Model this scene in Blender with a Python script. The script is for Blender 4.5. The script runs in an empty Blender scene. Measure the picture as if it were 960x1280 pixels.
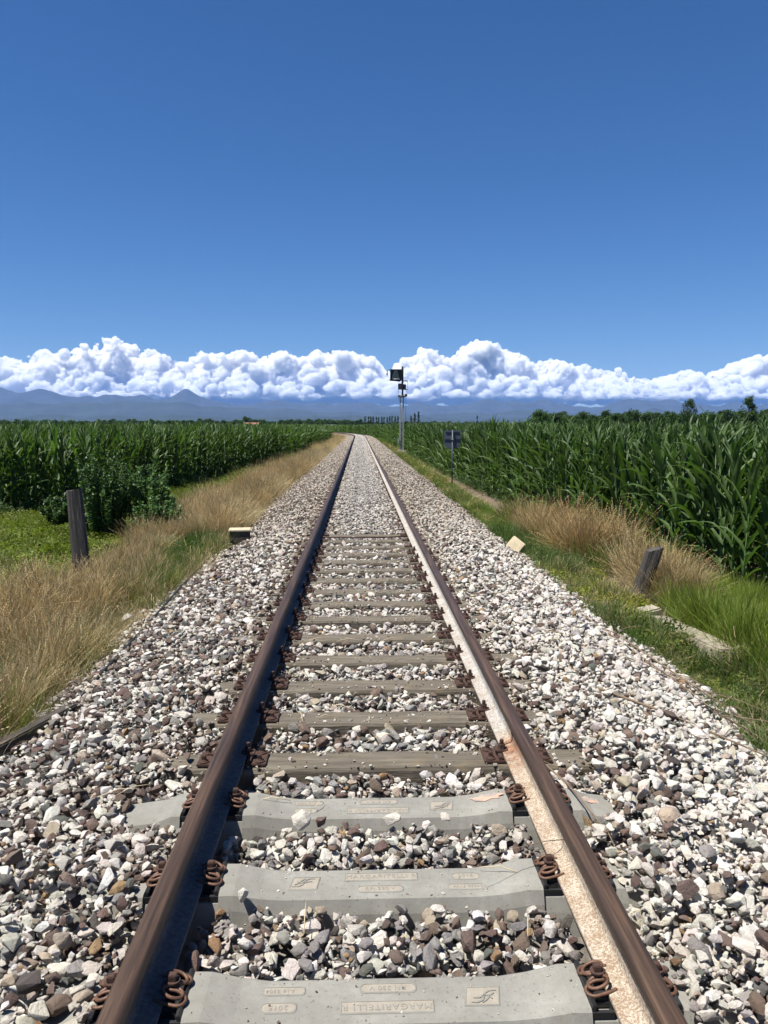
import bpy, bmesh, math, random
import numpy as np
from mathutils import Vector, Matrix, Euler, noise
R = math.radians
random.seed(7); rng = np.random.default_rng(7)
SC = bpy.context.scene
COL = SC.collection
PROTO = bpy.data.collections.new('prototypes')   # never linked to the scene: sources for scattered stuff only

# ------------------------------------------------------------------ helpers
def tag(o, label=None, cat=None, group=None, kind=None):
    if label: o['label'] = label
    if cat: o['category'] = cat
    if group: o['group'] = group
    if kind: o['kind'] = kind
    return o

def mesh_from(name, verts, faces, mats=(), fmat=None, smooth=False):
    me = bpy.data.meshes.new(name)
    me.from_pydata([tuple(v) for v in verts], [], [tuple(f) for f in faces])
    for m in mats: me.materials.append(m)
    if fmat is not None: me.polygons.foreach_set('material_index', list(fmat))
    if smooth: me.polygons.foreach_set('use_smooth', [True] * len(me.polygons))
    me.update()
    return me

def link(name, me, parent=None, loc=(0, 0, 0), rot=(0, 0, 0)):
    o = bpy.data.objects.new(name, me); COL.objects.link(o)
    o.location = loc; o.rotation_euler = rot
    if parent: o.parent = parent
    return o

class MB:
    """collects shapes into one mesh"""
    def __init__(s): s.v = []; s.f = []; s.m = []; s.sm = []
    def add(s, verts, faces, mi=0, smooth=False):
        b = len(s.v); s.v += [tuple(v) for v in verts]
        for f in faces:
            s.f.append(tuple(b + i for i in f)); s.m.append(mi); s.sm.append(smooth)
    def box(s, c, size, mi=0, rot=None, bev=0.0):
        hx, hy, hz = [d / 2 for d in size]
        if bev > 0:
            bm = bmesh.new(); bmesh.ops.create_cube(bm, size=1)
            bmesh.ops.scale(bm, vec=size, verts=bm.verts)
            bmesh.ops.bevel(bm, geom=list(bm.edges), offset=bev, segments=2, affect='EDGES')
            vs = [v.co.copy() for v in bm.verts]; fs = [[v.index for v in f.verts] for f in bm.faces]; bm.free()
        else:
            vs = [Vector((x, y, z)) for x in (-hx, hx) for y in (-hy, hy) for z in (-hz, hz)]
            fs = [(0, 1, 3, 2), (4, 6, 7, 5), (0, 4, 5, 1), (2, 3, 7, 6), (0, 2, 6, 4), (1, 5, 7, 3)]
        if rot is not None:
            M = Euler(rot).to_matrix(); vs = [M @ v for v in vs]
        s.add([v + Vector(c) for v in vs], fs, mi)
    def tube(s, pts, r, n=8, mi=0, caps=True, closed=False):
        pts = [Vector(p) for p in pts]; k = len(pts)
        rs = r if isinstance(r, (list, tuple)) else [r] * k
        vs = []; up = Vector((0.13, 0.21, 1)).normalized()
        prev = None
        for i, p in enumerate(pts):
            if closed: t = pts[(i + 1) % k] - pts[i - 1]
            else: t = pts[min(i + 1, k - 1)] - pts[max(i - 1, 0)]
            t.normalize()
            a = prev if prev is not None else (up if abs(t.dot(up)) < .9 else Vector((1, 0, 0)))
            a = (a - t * a.dot(t)); 
            if a.length < 1e-6: a = Vector((1, 0, 0)) - t * t.x
            a.normalize(); prev = a; b = t.cross(a)
            for j in range(n):
                th = 2 * math.pi * j / n
                vs.append(p + (a * math.cos(th) + b * math.sin(th)) * rs[i])
        fs = []
        for i in range(k if closed else k - 1):
            for j in range(n):
                i2 = (i + 1) % k
                fs.append((i * n + j, i * n + (j + 1) % n, i2 * n + (j + 1) % n, i2 * n + j))
        s.add(vs, fs, mi, True)
        if caps and not closed:
            b = len(s.v) - len(vs)
            s.f.append(tuple(b + j for j in range(n))[::-1]); s.m.append(mi); s.sm.append(False)
            s.f.append(tuple(b + (k - 1) * n + j for j in range(n))); s.m.append(mi); s.sm.append(False)
    def cyl(s, c, r, h, n=12, mi=0, r2=None, rot=None):
        r2 = r if r2 is None else r2
        vs = [Vector((r * math.cos(2 * math.pi * j / n), r * math.sin(2 * math.pi * j / n), 0)) for j in range(n)] + \
             [Vector((r2 * math.cos(2 * math.pi * j / n), r2 * math.sin(2 * math.pi * j / n), h)) for j in range(n)]
        fs = [(j, (j + 1) % n, n + (j + 1) % n, n + j) for j in range(n)] + [tuple(range(n))[::-1], tuple(range(n, 2 * n))]
        if rot is not None:
            M = Euler(rot).to_matrix(); vs = [M @ v for v in vs]
        s.add([v + Vector(c) for v in vs], fs, mi)
    def mesh(s, name, mats):
        me = bpy.data.meshes.new(name); me.from_pydata(s.v, [], s.f)
        for m in (mats if isinstance(mats, (list, tuple)) else [mats]): me.materials.append(m)
        me.polygons.foreach_set('material_index', s.m)
        me.polygons.foreach_set('use_smooth', s.sm); me.update()
        return me
    def build(s, name, mats, parent=None, loc=(0, 0, 0), rot=(0, 0, 0)):
        return link(name, s.mesh(name, mats), parent, loc, rot)

def empty(name, loc, rz=0):
    o = bpy.data.objects.new(name, None); COL.objects.link(o); o.location = loc
    o.rotation_euler = (0, 0, rz); o.empty_display_size = .2
    return o

def copy_tree(o, kids, parent=None):
    c = o.copy(); COL.objects.link(c); c.parent = parent
    for ch in kids.get(o.name, []): copy_tree(ch, kids, c)
    return c
def kids_map(root):
    d = {}
    def rec(o):
        d[o.name] = [c for c in o.children]
        for c in o.children: rec(c)
    rec(root); return d

# ------------------------------------------------------------------ materials
class NT:
    def __init__(s, name):
        s.mat = bpy.data.materials.new(name); s.mat.use_nodes = True
        s.t = s.mat.node_tree; s.n = s.t.nodes
        s.bsdf = s.n['Principled BSDF']; s.out = s.n['Material Output']
    def new(s, typ, **kw):
        nd = s.n.new(typ)
        for k, v in kw.items():
            if k.startswith('in_'):
                nd.inputs[int(k[3:]) if k[3:].isdigit() else k[3:].replace('_', ' ')].default_value = v
            else: setattr(nd, k, v)
        return nd
    def l(s, a, b): s.t.links.new(a, b)
    def coord(s, kind='Object', scale=(1, 1, 1)):
        tc = s.new('ShaderNodeTexCoord'); mp = s.new('ShaderNodeMapping'); mp.inputs['Scale'].default_value = scale
        s.l(tc.outputs[kind], mp.inputs[0]); return mp.outputs[0]
    def pos(s, scale=(1, 1, 1)):
        g = s.new('ShaderNodeNewGeometry'); mp = s.new('ShaderNodeMapping'); mp.inputs['Scale'].default_value = scale
        s.l(g.outputs['Position'], mp.inputs[0]); return mp.outputs[0]
    def noise(s, vec, sc=5, det=6, rough=.6, dist=0):
        nd = s.new('ShaderNodeTexNoise'); nd.inputs['Scale'].default_value = sc; nd.inputs['Detail'].default_value = det
        nd.inputs['Roughness'].default_value = rough; nd.inputs['Distortion'].default_value = dist
        s.l(vec, nd.inputs['Vector']); return nd.outputs['Fac']
    def ramp(s, fac, stops):
        nd = s.new('ShaderNodeValToRGB'); e = nd.color_ramp.elements
        while len(e) < len(stops): e.new(.5)
        for i, (p, c) in enumerate(stops):
            e[i].position = p; e[i].color = (c[0], c[1], c[2], 1) if not isinstance(c, (int, float)) else (c, c, c, 1)
        s.l(fac, nd.inputs[0]); return nd.outputs[0]
    def mix(s, fac, a, b, mode='MIX'):
        nd = s.new('ShaderNodeMix', data_type='RGBA', blend_type=mode)
        for sock, v in ((nd.inputs[0], fac), (nd.inputs[6], a), (nd.inputs[7], b)):
            if isinstance(v, (int, float)): sock.default_value = v
            elif isinstance(v, tuple): sock.default_value = (v[0], v[1], v[2], 1)
            else: s.l(v, sock)
        return nd.outputs[2]
    def math(s, op, a, b=0.0, clamp=False):
        nd = s.new('ShaderNodeMath', operation=op, use_clamp=clamp)
        for sock, v in ((nd.inputs[0], a), (nd.inputs[1], b)):
            if isinstance(v, (int, float)): sock.default_value = v
            else: s.l(v, sock)
        return nd.outputs[0]
    def bump(s, h, strength=.5, dist=.01, normal=None):
        nd = s.new('ShaderNodeBump'); nd.inputs['Strength'].default_value = strength; nd.inputs['Distance'].default_value = dist
        s.l(h, nd.inputs['Height'])
        if normal is not None: s.l(normal, nd.inputs['Normal'])
        s.l(nd.outputs[0], s.bsdf.inputs['Normal']); return nd.outputs[0]
    def set(s, **kw):
        for k, v in kw.items():
            i = s.bsdf.inputs[k.replace('_', ' ')]
            if isinstance(v, (int, float)): i.default_value = v
            elif isinstance(v, tuple): i.default_value = (v[0], v[1], v[2], 1)
            else: s.l(v, i)
        return s

def simple(name, col, rough=.7, metal=0, var=.25, sc=8, bump=.3, bd=.004, coord='Object', scale=(1, 1, 1)):
    t = NT(name); v = t.coord(coord, scale); n = t.noise(v, sc, 8, .65)
    c = t.ramp(n, [(.25, tuple(x * (1 - var) for x in col)), (.75, tuple(min(1, x * (1 + var)) for x in col))])
    t.set(Base_Color=c, Roughness=rough, Metallic=metal)
    if bump: t.bump(t.noise(v, sc * 4, 6), bump, bd)
    return t.mat

def tinted(t, base, amount_attr='tint'):
    a = t.new('ShaderNodeAttribute', attribute_type='INSTANCER', attribute_name=amount_attr)
    return a.outputs['Color']

# stone: colour comes per stone from the instance
def stone_mat():
    # chalky surfaces with mineral veins and dust
    t = NT('ballast stone'); v = t.coord('Object'); a = tinted(t, None)
    n = t.noise(v, 1.6, 8, .7)
    c = t.mix(1.0, a, t.ramp(n, [(.25, (.62, .6, .57)), (.5, (.95, .94, .92)), (.75, (1.12, 1.12, 1.12))]), 'MULTIPLY')
    n2 = t.noise(v, 5, 6, .8)
    c = t.mix(t.math('MULTIPLY', t.ramp(n2, [(.56, 0.0), (.7, 1.0)]), .35), c, (.30, .25, .19))
    t.set(Base_Color=c, Roughness=.85); t.bsdf.inputs['Specular IOR Level'].default_value = .25
    t.bump(t.noise(v, 4, 10, .75), .6, .12)
    return t.mat
M = {}
M['stone'] = stone_mat()

def leaf_mat(name, col, trans=.35, rough=.45, spec=.4, tint=True, tcol=None):
    t = NT(name)
    rnd = t.new('ShaderNodeObjectInfo').outputs['Random']
    c = t.ramp(rnd, [(0, tuple(x * .72 for x in col)), (.5, col), (1, tuple(x * 1.35 for x in col))])
    v = t.coord('Object'); n = t.noise(v, 9, 3)
    c = t.mix(1.0, c, t.ramp(n, [(.3, (.75, .78, .7)), (.7, (1.2, 1.2, 1.15))]), 'MULTIPLY')
    if tint: c = t.mix(1.0, c, tinted(t, None), 'MULTIPLY')
    t.set(Base_Color=c, Roughness=rough); t.bsdf.inputs['Specular IOR Level'].default_value = spec
    tr = t.new('ShaderNodeBsdfTranslucent')
    tc = t.mix(1.0, c, tcol or (1.25, 1.5, .5), 'MULTIPLY'); t.l(tc, tr.inputs[0])
    ms = t.new('ShaderNodeMixShader'); ms.inputs[0].default_value = trans
    t.l(t.bsdf.outputs[0], ms.inputs[1]); t.l(tr.outputs[0], ms.inputs[2]); t.l(ms.outputs[0], t.out.inputs[0])
    return t.mat
M['maize'] = leaf_mat('maize leaf', (.068, .115, .036), .33, .5, .35, False)
M['maize_stalk'] = simple('maize stalk', (.10, .17, .05), .6, 0, .2, 10)
M['dry'] = leaf_mat('dry grass', (.35, .28, .165), .25, .7, .2, True, (1.0, .9, .7))
M['grass'] = leaf_mat('green grass', (.075, .115, .03), .35, .55, .3, True)
M['weed'] = leaf_mat('weed leaf', (.085, .15, .045), .25, .5, .3, False)
M['far_leaf'] = leaf_mat('tree leaf', (.05, .09, .03), .2, .6, .2, False)
M['bark'] = simple('tree bark', (.12, .09, .065), .9, 0, .3, 6)

def concrete_mat():
    t = NT('sleeper concrete'); v = t.coord('Object')
    n = t.noise(v, 3, 10, .65); c = t.ramp(n, [(.3, (.185, .18, .155)), (.55, (.24, .234, .203)), (.75, (.295, .286, .25))])
    n2 = t.noise(t.coord('Object', (14, 14, 2)), 1.5, 5, .7)
    c = t.mix(t.math('MULTIPLY', t.ramp(n2, [(.5, 0.), (.72, 1.)]), .4), c, (.20, .17, .13))
    n3 = t.noise(v, 90, 3, .6); c = t.mix(t.ramp(n3, [(.62, 0.), (.68, .7)]), c, (.10, .09, .075))
    n5 = t.noise(v, 7, 8, .8); c = t.mix(t.ramp(n5, [(.35, .5), (.6, 0.)]), c, (.15, .142, .12))
    n4 = t.noise(v, 1.3, 6, .7); c = t.mix(t.ramp(n4, [(.6, 0.), (.78, .4)]), c, (.29, .23, .15))
    t.set(Base_Color=c, Roughness=.85); t.bump(t.noise(v, 120, 6, .7), .35, .003)
    return t.mat
M['concrete'] = concrete_mat()
M['concrete_mark'] = simple('concrete marking recess', (.275, .245, .195), .9, 0, .18, 30)
def paint_patch():
    t = NT('sleeper concrete with faded orange paint'); v = t.coord('Object')
    n = t.noise(v, 14, 8, .7); t.set(Base_Color=t.ramp(n, [(.42, (.25, .235, .21)), (.6, (.55, .32, .22))]), Roughness=.9); return t.mat
M['orange_paint'] = paint_patch()
def wood_mat(name, dark, mid, light, axis=(1, 14, 14)):
    t = NT(name); v = t.coord('Object', axis)
    n = t.noise(v, 2.2, 10, .7, .6); c = t.ramp(n, [(.28, dark), (.5, mid), (.72, light)])
    n2 = t.noise(t.coord('Object'), 2.5, 6); c = t.mix(t.ramp(n2, [(.5, 0.), (.75, .7)]), c, tuple(x * .5 for x in mid)); n3 = t.noise(t.coord('Object', (1.5, 40, 40)), 1.6, 8, .75); c = t.mix(t.ramp(n3, [(.28, .85), (.42, 0.)]), c, tuple(x * .5 for x in dark)); n4 = t.noise(t.coord('Object'), 6, 8, .8); c = t.mix(t.ramp(n4, [(.52, 0.), (.66, .55)]), c, (mid[0] * 1.25, mid[1] * 1.1, mid[2] * .75))
    t.set(Base_Color=c, Roughness=.9); t.bump(n, .9, .015); return t.mat
M['wood'] = wood_mat('weathered sleeper wood', (.05, .041, .029), (.13, .110, .080), (.21, .186, .142))
M['post_wood'] = wood_mat('grey post wood', (.018, .016, .014), (.058, .051, .044), (.18, .165, .145), (14, 14, 1))
M['timber'] = wood_mat('dark edging timber', (.02, .017, .013), (.06, .05, .038), (.13, .11, .085), (14, 1, 14))
M['rust'] = simple('rusty fastening steel', (.055, .027, .018), .8, .0, .5, 30, .8, .003)
M['rust_light'] = simple('rusty clamp steel', (.12, .062, .037), .55, .25, .5, 40, .6, .002)
M['black'] = simple('black plastic', (.018, .019, .02), .5, 0, .3, 20, .1)
M['rock'] = simple('pale rock', (.55, .52, .47), .9, 0, .3, 9, .8, .02)
M['old_concrete'] = simple('old mossy concrete', (.30, .265, .20), .95, 0, .45, 9, .8, .01)
M['straw'] = simple('dry twig', (.17, .12, .075), .9, 0, .4, 20)
M['straw_pale'] = simple('pale straw', (.52, .42, .27), .9, 0, .3, 20)
M['galv'] = simple('galvanised steel', (.30, .31, .32), .6, .2, .25, 3, .1)
M['dark_metal'] = simple('dark signal metal', (.030, .032, .036), .5, .1, .3, 4, .1)
M['sign_back'] = simple('grey blue sign back', (.085, .10, .125), .55, .2, .2, 3, .1)
M['lens'] = simple('grey signal glass', (.22, .22, .17), .35, 0, .2, 5, 0)
M['lens_white'] = simple('pale signal band', (.50, .51, .48), .4, 0, .15, 5, 0)
M['cream'] = simple('yellowed plaster block', (.50, .42, .28), .9, 0, .25, 7, .5)
M['wall'] = simple('house wall', (.5, .46, .38), .9)
M['roof'] = simple('roof tile', (.26, .12, .08), .9)

def rail_mats():
    # head: rolled, brown with long streaks
    t = NT('rail head steel'); v = t.pos((40, 1.0, 40)); n = t.noise(v, 1.3, 8, .65, .3)
    c = t.ramp(n, [(.3, (.024, .016, .011)), (.5, (.058, .034, .02)), (.7, (.12, .07, .04))])
    n2 = t.noise(t.pos((1, .25, 1)), 3, 6); c = t.mix(t.ramp(n2, [(.5, 0.), (.7, .5)]), c, (.05, .035, .033))
    t.set(Base_Color=c, Roughness=t.ramp(n, [(.3, .42), (.7, .65)]), Metallic=.12)
    t.bump(t.noise(t.pos((60, 6, 60)), 3, 6), .25, .002); head = t.mat
    t = NT('rail side rust'); v = t.pos(); n = t.noise(v, 26, 8, .7)
    t.set(Base_Color=t.ramp(n, [(.3, (.05, .026, .016)), (.6, (.15, .07, .035)), (.8, (.25, .13, .07))]), Roughness=.85)
    t.bump(n, .6, .004); rust = t.mat
    # whitewashed inner web with rust specks; cream close by, whiter beyond the rusty weld
    t = NT('whitewashed rail web'); v = t.pos(); sx = t.new('ShaderNodeSeparateXYZ'); t.l(t.pos(), sx.inputs[0])
    y = t.math('ADD', sx.outputs[1], t.math('MULTIPLY', t.noise(v, 5, 5), .25))
    far = t.math('SUBTRACT', t.math('MULTIPLY', y, 4.0), 4.0 * 4.12, True)
    base = t.mix(far, (.46, .41, .325), (.47, .465, .435))
    sp = t.noise(v, 120, 5, .8); sp2 = t.noise(v, 14, 6, .7)
    spk = t.math('ADD', t.math('MULTIPLY', sp, .86), t.math('MULTIPLY', sp2, .2))
    c = t.mix(t.ramp(spk, [(.50, 0.), (.55, .85)]), base, t.mix(far, (.20, .125, .068), (.20, .165, .125)))
    # low on the flange dirtier
    zz = t.math('MULTIPLY', t.math('SUBTRACT', .045, sx.outputs[2]), 12.0, True)
    c = t.mix(t.math('MULTIPLY', zz, t.ramp(sp2, [(.35, .2), (.6, 1.)])), c, (.26, .17, .10))
    # bare rusty patch at the weld
    d = t.math('ABSOLUTE', t.math('SUBTRACT', y, 4.02)); pm = t.math('SUBTRACT', 1.0, t.math('MULTIPLY', t.math('MAXIMUM', t.math('SUBTRACT', d, .05), 0.), 5.0), True)
    c = t.mix(t.math('MULTIPLY', pm, t.ramp(sp2, [(.38, .25), (.55, .95)])), c, t.ramp(t.noise(v, 30, 6), [(.35, (.10, .05, .03)), (.55, (.26, .125, .065)), (.75, (.42, .29, .19))]))
    t.set(Base_Color=c, Roughness=.85); t.bump(t.math('ADD', sp, t.math('MULTIPLY', sp2, .5)), .7, .004)
    return head, rust, t.mat
M['head'], M['railrust'], M['paint'] = rail_mats()
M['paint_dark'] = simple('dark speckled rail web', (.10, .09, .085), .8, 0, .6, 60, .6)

# ------------------------------------------------------------------ layout functions
def cx(y):            # centre line: straight, then a left-hand curve
    if y < 112: return 0.0
    d = y - 112
    return -d * d / 520.0 if d < 130 else -(130 * 130 / 520.0) - (d - 130) * .5
def cxv(y):
    d = np.clip(np.asarray(y, float) - 112, 0, None)
    return np.where(d < 130, -d * d / 520.0, -(130 * 130 / 520.0) - (d - 130) * .5)
PX = [-60, -9, -6, -3.6, -2.45, -1.6, 0, 1.6, 2.45, 3.4, 4.2, 6, 9, 60]
PZ = [-.80, -.80, -.76, -.60, -.44, -.30, -.30, -.30, -.44, -.58, -.66, -.76, -.80, -.80]
def gz(xr, y):        # ground height, xr = offset from the centre line
    return np.interp(xr, PX, PZ)
EL = [(0, -13.5), (19, -12.0), (21.2, -10.2), (22.6, -9.2), (30, -7.5), (50, -6.3), (80, -5.3), (124, -4.6), (300, -4.6), (700, -4.6)]
ER = [(0, 6.4), (9, 5.9), (12, 5.4), (15, 5.1), (18, 4.8), (22, 4.5), (28, 4.3), (40, 3.95), (85, 3.7), (124, 3.7), (700, 3.7)]
def el(y): return np.interp(y, [a for a, b in EL], [b for a, b in EL])
def er(y): return np.interp(y, [a for a, b in ER], [b for a, b in ER])

# ------------------------------------------------------------------ ground
def build_ground():
    xs = sorted(set([-38000, -20000, -8000, -3000, -1200, -500, -250, -130, -70, -40, -25, -17, 17, 25, 40, 70, 130, 250, 500, 1200, 3000, 8000, 20000, 38000] + [round(-13 + .2 * i, 2) for i in range(131)]))
    ys = [-3000, -600, -100, -30, -10, -4] + [round(-2 + .35 * i, 2) for i in range(150)] + [52 + 2 * i for i in range(120)] + [300, 340, 400, 500, 650, 900, 1400, 2500, 5000, 10000, 20000, 38000]
    V = []; F = []
    for y in ys:
        c = float(cxv(min(y, 700)))
        for x in xs:
            xx = x + (c if abs(x) < 100 else c * max(0, 1 - (abs(x) - 100) / 400))
            z = float(np.interp(x, PX, PZ))
            if 2.4 < abs(x) < 60 and y < 300: z += .05 * noise.noise(Vector((x * .7, y * .7, 0))) + .02 * noise.noise(Vector((x * 3, y * 3, 5)))
            V.append((xx, y, z))
    n = len(xs)
    for j in range(len(ys) - 1):
        for i in range(n - 1): F.append((j * n + i, j * n + i + 1, (j + 1) * n + i + 1, (j + 1) * n + i))
    t = NT('ground soil'); v = t.pos(); n1 = t.noise(v, 1.2, 8, .7); n2 = t.noise(v, 14, 8, .7)
    soil = t.ramp(n2, [(.3, (.075, .055, .036)), (.55, (.15, .112, .075)), (.8, (.24, .19, .135))])
    grn = t.ramp(n2, [(.3, (.03, .042, .014)), (.7, (.075, .10, .03))])
    sx = t.new('ShaderNodeSeparateXYZ'); t.l(t.pos(), sx.inputs[0])
    ax = t.math('ABSOLUTE', t.math('SUBTRACT', sx.outputs[0], 3.95)); bare = t.math('SUBTRACT', 1.0, t.math('MULTIPLY', t.math('MAXIMUM', t.math('SUBTRACT', ax, .35), 0.), 3.), True)
    far = t.math('MULTIPLY', t.math('SUBTRACT', sx.outputs[1], 150.), .01, True)
    c = t.mix(t.ramp(n1, [(.42, 0.), (.6, .85)]), soil, grn)
    c = t.mix(bare, c, soil)
    c = t.mix(far, c, (.045, .075, .025))
    t.set(Base_Color=c, Roughness=.95); t.bump(n2, .8, .03)
    me = mesh_from('ground', V, F, [t.mat], smooth=True)
    tag(link('ground', me), kind='structure')
build_ground()
# bed of fines under the loose stones
def build_bed():
    xs = [-2.62, -2.5, -2.2, -1.9, -1.6, -1.2, -.6, 0, .6, 1.2, 1.6, 1.9, 2.2, 2.5, 2.66]
    zs = [-.52, -.46, -.37, -.28, -.19, -.17, -.17, -.17, -.17, -.17, -.18, -.25, -.36, -.46, -.52]
    V = []; F = []; ys = [-2 + .5 * i for i in range(130)] + [64 + 2 * i for i in range(120)]
    for y in ys:
        for x, z in zip(xs, zs): V.append((x + float(cxv(y)) + .03 * noise.noise(Vector((x * 2, y, 1))) * (abs(x) > 2.3) * 3, y, z))
    n = len(xs)
    for j in range(len(ys) - 1):
        for i in range(n - 1): F.append((j * n + i, j * n + i + 1, (j + 1) * n + i + 1, (j + 1) * n + i))
    t = NT('gravel fines'); v = t.pos(); vo = t.new('ShaderNodeTexVoronoi'); vo.inputs['Scale'].default_value = 26; t.l(v, vo.inputs['Vector'])
    c = t.mix(1.0, t.ramp(t.noise(v, 9, 8, .8), [(.3, (.14, .12, .10)), (.6, (.26, .24, .21)), (.75, (.42, .4, .36))]), t.ramp(vo.outputs['Distance'], [(0., (1.1, 1.1, 1.1)), (.8, (.45, .43, .4))]), 'MULTIPLY')
    t.set(Base_Color=c, Roughness=.95); t.bump(vo.outputs['Distance'], -1.0, .03)
    tag(link('track_bed', mesh_from('track_bed', V, F, [t.mat], smooth=True)), kind='structure')
build_bed()

# ------------------------------------------------------------------ rails
def rail_profile():
    # right half, z from the seat plane, UIC-like section
    h = [(0.0, .172), (.016, .1715), (.027, .169), (.033, .164), (.0355, .157), (.036, .146), (.0345, .134), (.030, .130), (.018, .125), (.0115, .118), (.0085, .105), (.0082, .07), (.0088, .045), (.012, .034), (.020, .0285), (.045, .0195), (.072, .0125), (.075, .010), (.075, 0.0)]
    return h
def build_rail(side, label):
    h = rail_profile(); n = len(h)
    prof = [(-x, z) for x, z in h[::-1]] + h[1:]     # from left foot over the head to right foot
    seg_mat = []
    for i in range(len(prof) - 1):
        xm = (prof[i][0] + prof[i + 1][0]) / 2; zm = (prof[i][1] + prof[i + 1][1]) / 2
        if zm > .131: seg_mat.append(0)
        elif xm * side < 0: seg_mat.append(2)
        else: seg_mat.append(1)
    ys = [-2.0 + .5 * i for i in range(230)] + [113 + 1.0 * i for i in range(110)]
    V = []; F = []; FM = []
    m = len(prof)
    for y in ys:
        s = -(max(0, y - 112)) / 260.0
        nx = Vector((1, -s, 0)).normalized() if s else Vector((1, 0, 0))
        c = float(cxv(y))
        wob = 0
        for (px, pz) in prof:
            off = side * .7535 + px
            V.append((c + nx.x * off, y + nx.y * off, pz + .006 + wob))
    for j in range(len(ys) - 1):
        for i in range(m - 1):
            F.append((j * m + i, j * m + i + 1, (j + 1) * m + i + 1, (j + 1) * m + i)); FM.append(seg_mat[i])
        F.append((j * m + m - 1, j * m, (j + 1) * m, (j + 1) * m + m - 1)); FM.append(1)
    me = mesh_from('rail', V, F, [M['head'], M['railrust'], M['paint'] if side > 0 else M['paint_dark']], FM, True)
    try: me.set_sharp_from_angle(angle=R(40))
    except Exception: pass
    o = link('rail', me); tag(o, label, 'rail', 'running rails of the track')
    if side > 0:   # weld collar of the rusty patch
        b = MB()
        for yy, w, e in ((4.0, .03, .004),):
            ring = [(-(x + e), z + (.004 if z < .1 else 0)) for x, z in h[6:17]]
            vs = [(side * .7535 + x, yy - w / 2, z + .006) for x, z in ring] + [(side * .7535 + x, yy + w / 2, z + .006) for x, z in ring]
            k = len(ring); b.add(vs, [(i, i + 1, k + i + 1, k + i) for i in range(k - 1)], 0, False)
        b.build('weld_collar', simple('orange weld rust', (.26, .14, .08), .9, 0, .5, 40, .8), o)
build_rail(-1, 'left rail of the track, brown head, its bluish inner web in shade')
build_rail(1, 'right rail of the track with sunlit whitewashed inner web and orange rust patch')

# ------------------------------------------------------------------ concrete sleepers
ST = [(-1.17, -.05, .112), (-1.0, -.028, .112), (-.935, .0, .112), (-.895, .0, .112), (-.893, -.03, .112), (-.616, -.03, .112), (-.614, 0, .112), (-.56, 0, .110), (-.46, -.020, .104), (-.37, -.030, .100), (0, -.030, .100)]
ST = ST + [(-x, z, w) for x, z, w in ST[:-1][::-1]]
def sleeper_top(x): return np.interp(x, [s[0] for s in ST], [s[1] for s in ST])
def concrete_body():
    V = []; F = []
    for x, z, w in ST:
        seat = .56 <= abs(x) <= 1.0
        bw = w + (.05 if seat else .035)
        V += [(x, -bw - .01, -.24), (x, -w - .016, z - .045 - .01), (x, -w + .004, z - .006), (x, -w + .014, z), (x, w - .014, z), (x, w - .004, z - .006), (x, w + .016, z - .055), (x, bw + .01, -.24)]
    n = 8
    for i in range(len(ST) - 1):
        for j in range(n - 1): F.append((i * n + j, (i + 1) * n + j, (i + 1) * n + j + 1, i * n + j + 1))
    F.append(tuple(range(n))); F.append(tuple(range((len(ST) - 1) * n, len(ST) * n))[::-1])
    return mesh_from('body', V, F, [M['concrete']])
body_me = concrete_body()

def clamp_mesh():     # W-shaped spring wire; local +x points to the rail
    b = MB(); P = [(.055, -.058, .036), (.02, -.066, .030), (-.03, -.072, .022), (-.052, -.055, .020), (-.050, -.034, .024), (-.02, -.022, .040), (.02, -.020, .046), (.035, 0, .046)]
    P = P + [(x, -y, z) for x, y, z in P[:-1][::-1]]
    # smooth it
    pts = []
    for i in range(len(P) - 1):
        p0 = Vector(P[max(i - 1, 0)]); p1 = Vector(P[i]); p2 = Vector(P[i + 1]); p3 = Vector(P[min(i + 2, len(P) - 1)])
        for k in range(4):
            t = k / 4; pts.append(.5 * ((2 * p1) + (p2 - p0) * t + (2 * p0 - 5 * p1 + 4 * p2 - p3) * t * t + (3 * p1 - p0 - 3 * p2 + p3) * t ** 3))
    pts.append(Vector(P[-1])); pts = [Vector((p_.x * .85, p_.y * .9, p_.z * .8)) for p_ in pts]; b.tube(pts, .0057, 8)
    # ring loops that rise over the wire ends
    for s in (-1, 1):
        b.tube([(-.006 + .030 * math.cos(a), s * .031 + .024 * math.sin(a), .038 + .012 * math.cos(a)) for a in [2 * math.pi * k / 16 for k in range(16)]], .0058, 8, closed=True)
    return b.mesh('tension_clamp', M['rust_light'])
clamp_me = clamp_mesh()
b = MB(); b.cyl((0, 0, .0), .009, .075, 10); b.cyl((0, 0, .05), .022, .005, 16); b.box((0, 0, .064), (.024, .024, .020), bev=.002); bolt_me = b.mesh('bolt', M['rust'])
b = MB(); b.box((.012, 0, -.004), (.075, .13, .022), bev=.003); b.box((.005, -.055, .012), (.05, .012, .014), bev=.002); b.box((.005, .055, .012), (.05, .012, .014), bev=.002); guide_me = b.mesh('guide_plate', M['black'])
# slanting black shoulder insert between concrete and clamp
b = MB(); b.box((-.040, 0, -.008), (.014, .205, .04), rot=(0, R(20), 0), bev=.002); b.box((-.01, -.1, -.018), (.07, .012, .02)); b.box((-.01, .1, -.018), (.07, .012, .02)); insert_me = b.mesh('shoulder_insert', M['black'])
b = MB(); b.box((0, 0, -.0125), (.150, .19, .0345)); pad_me = b.mesh('rail_pad', M['black'])

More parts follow.
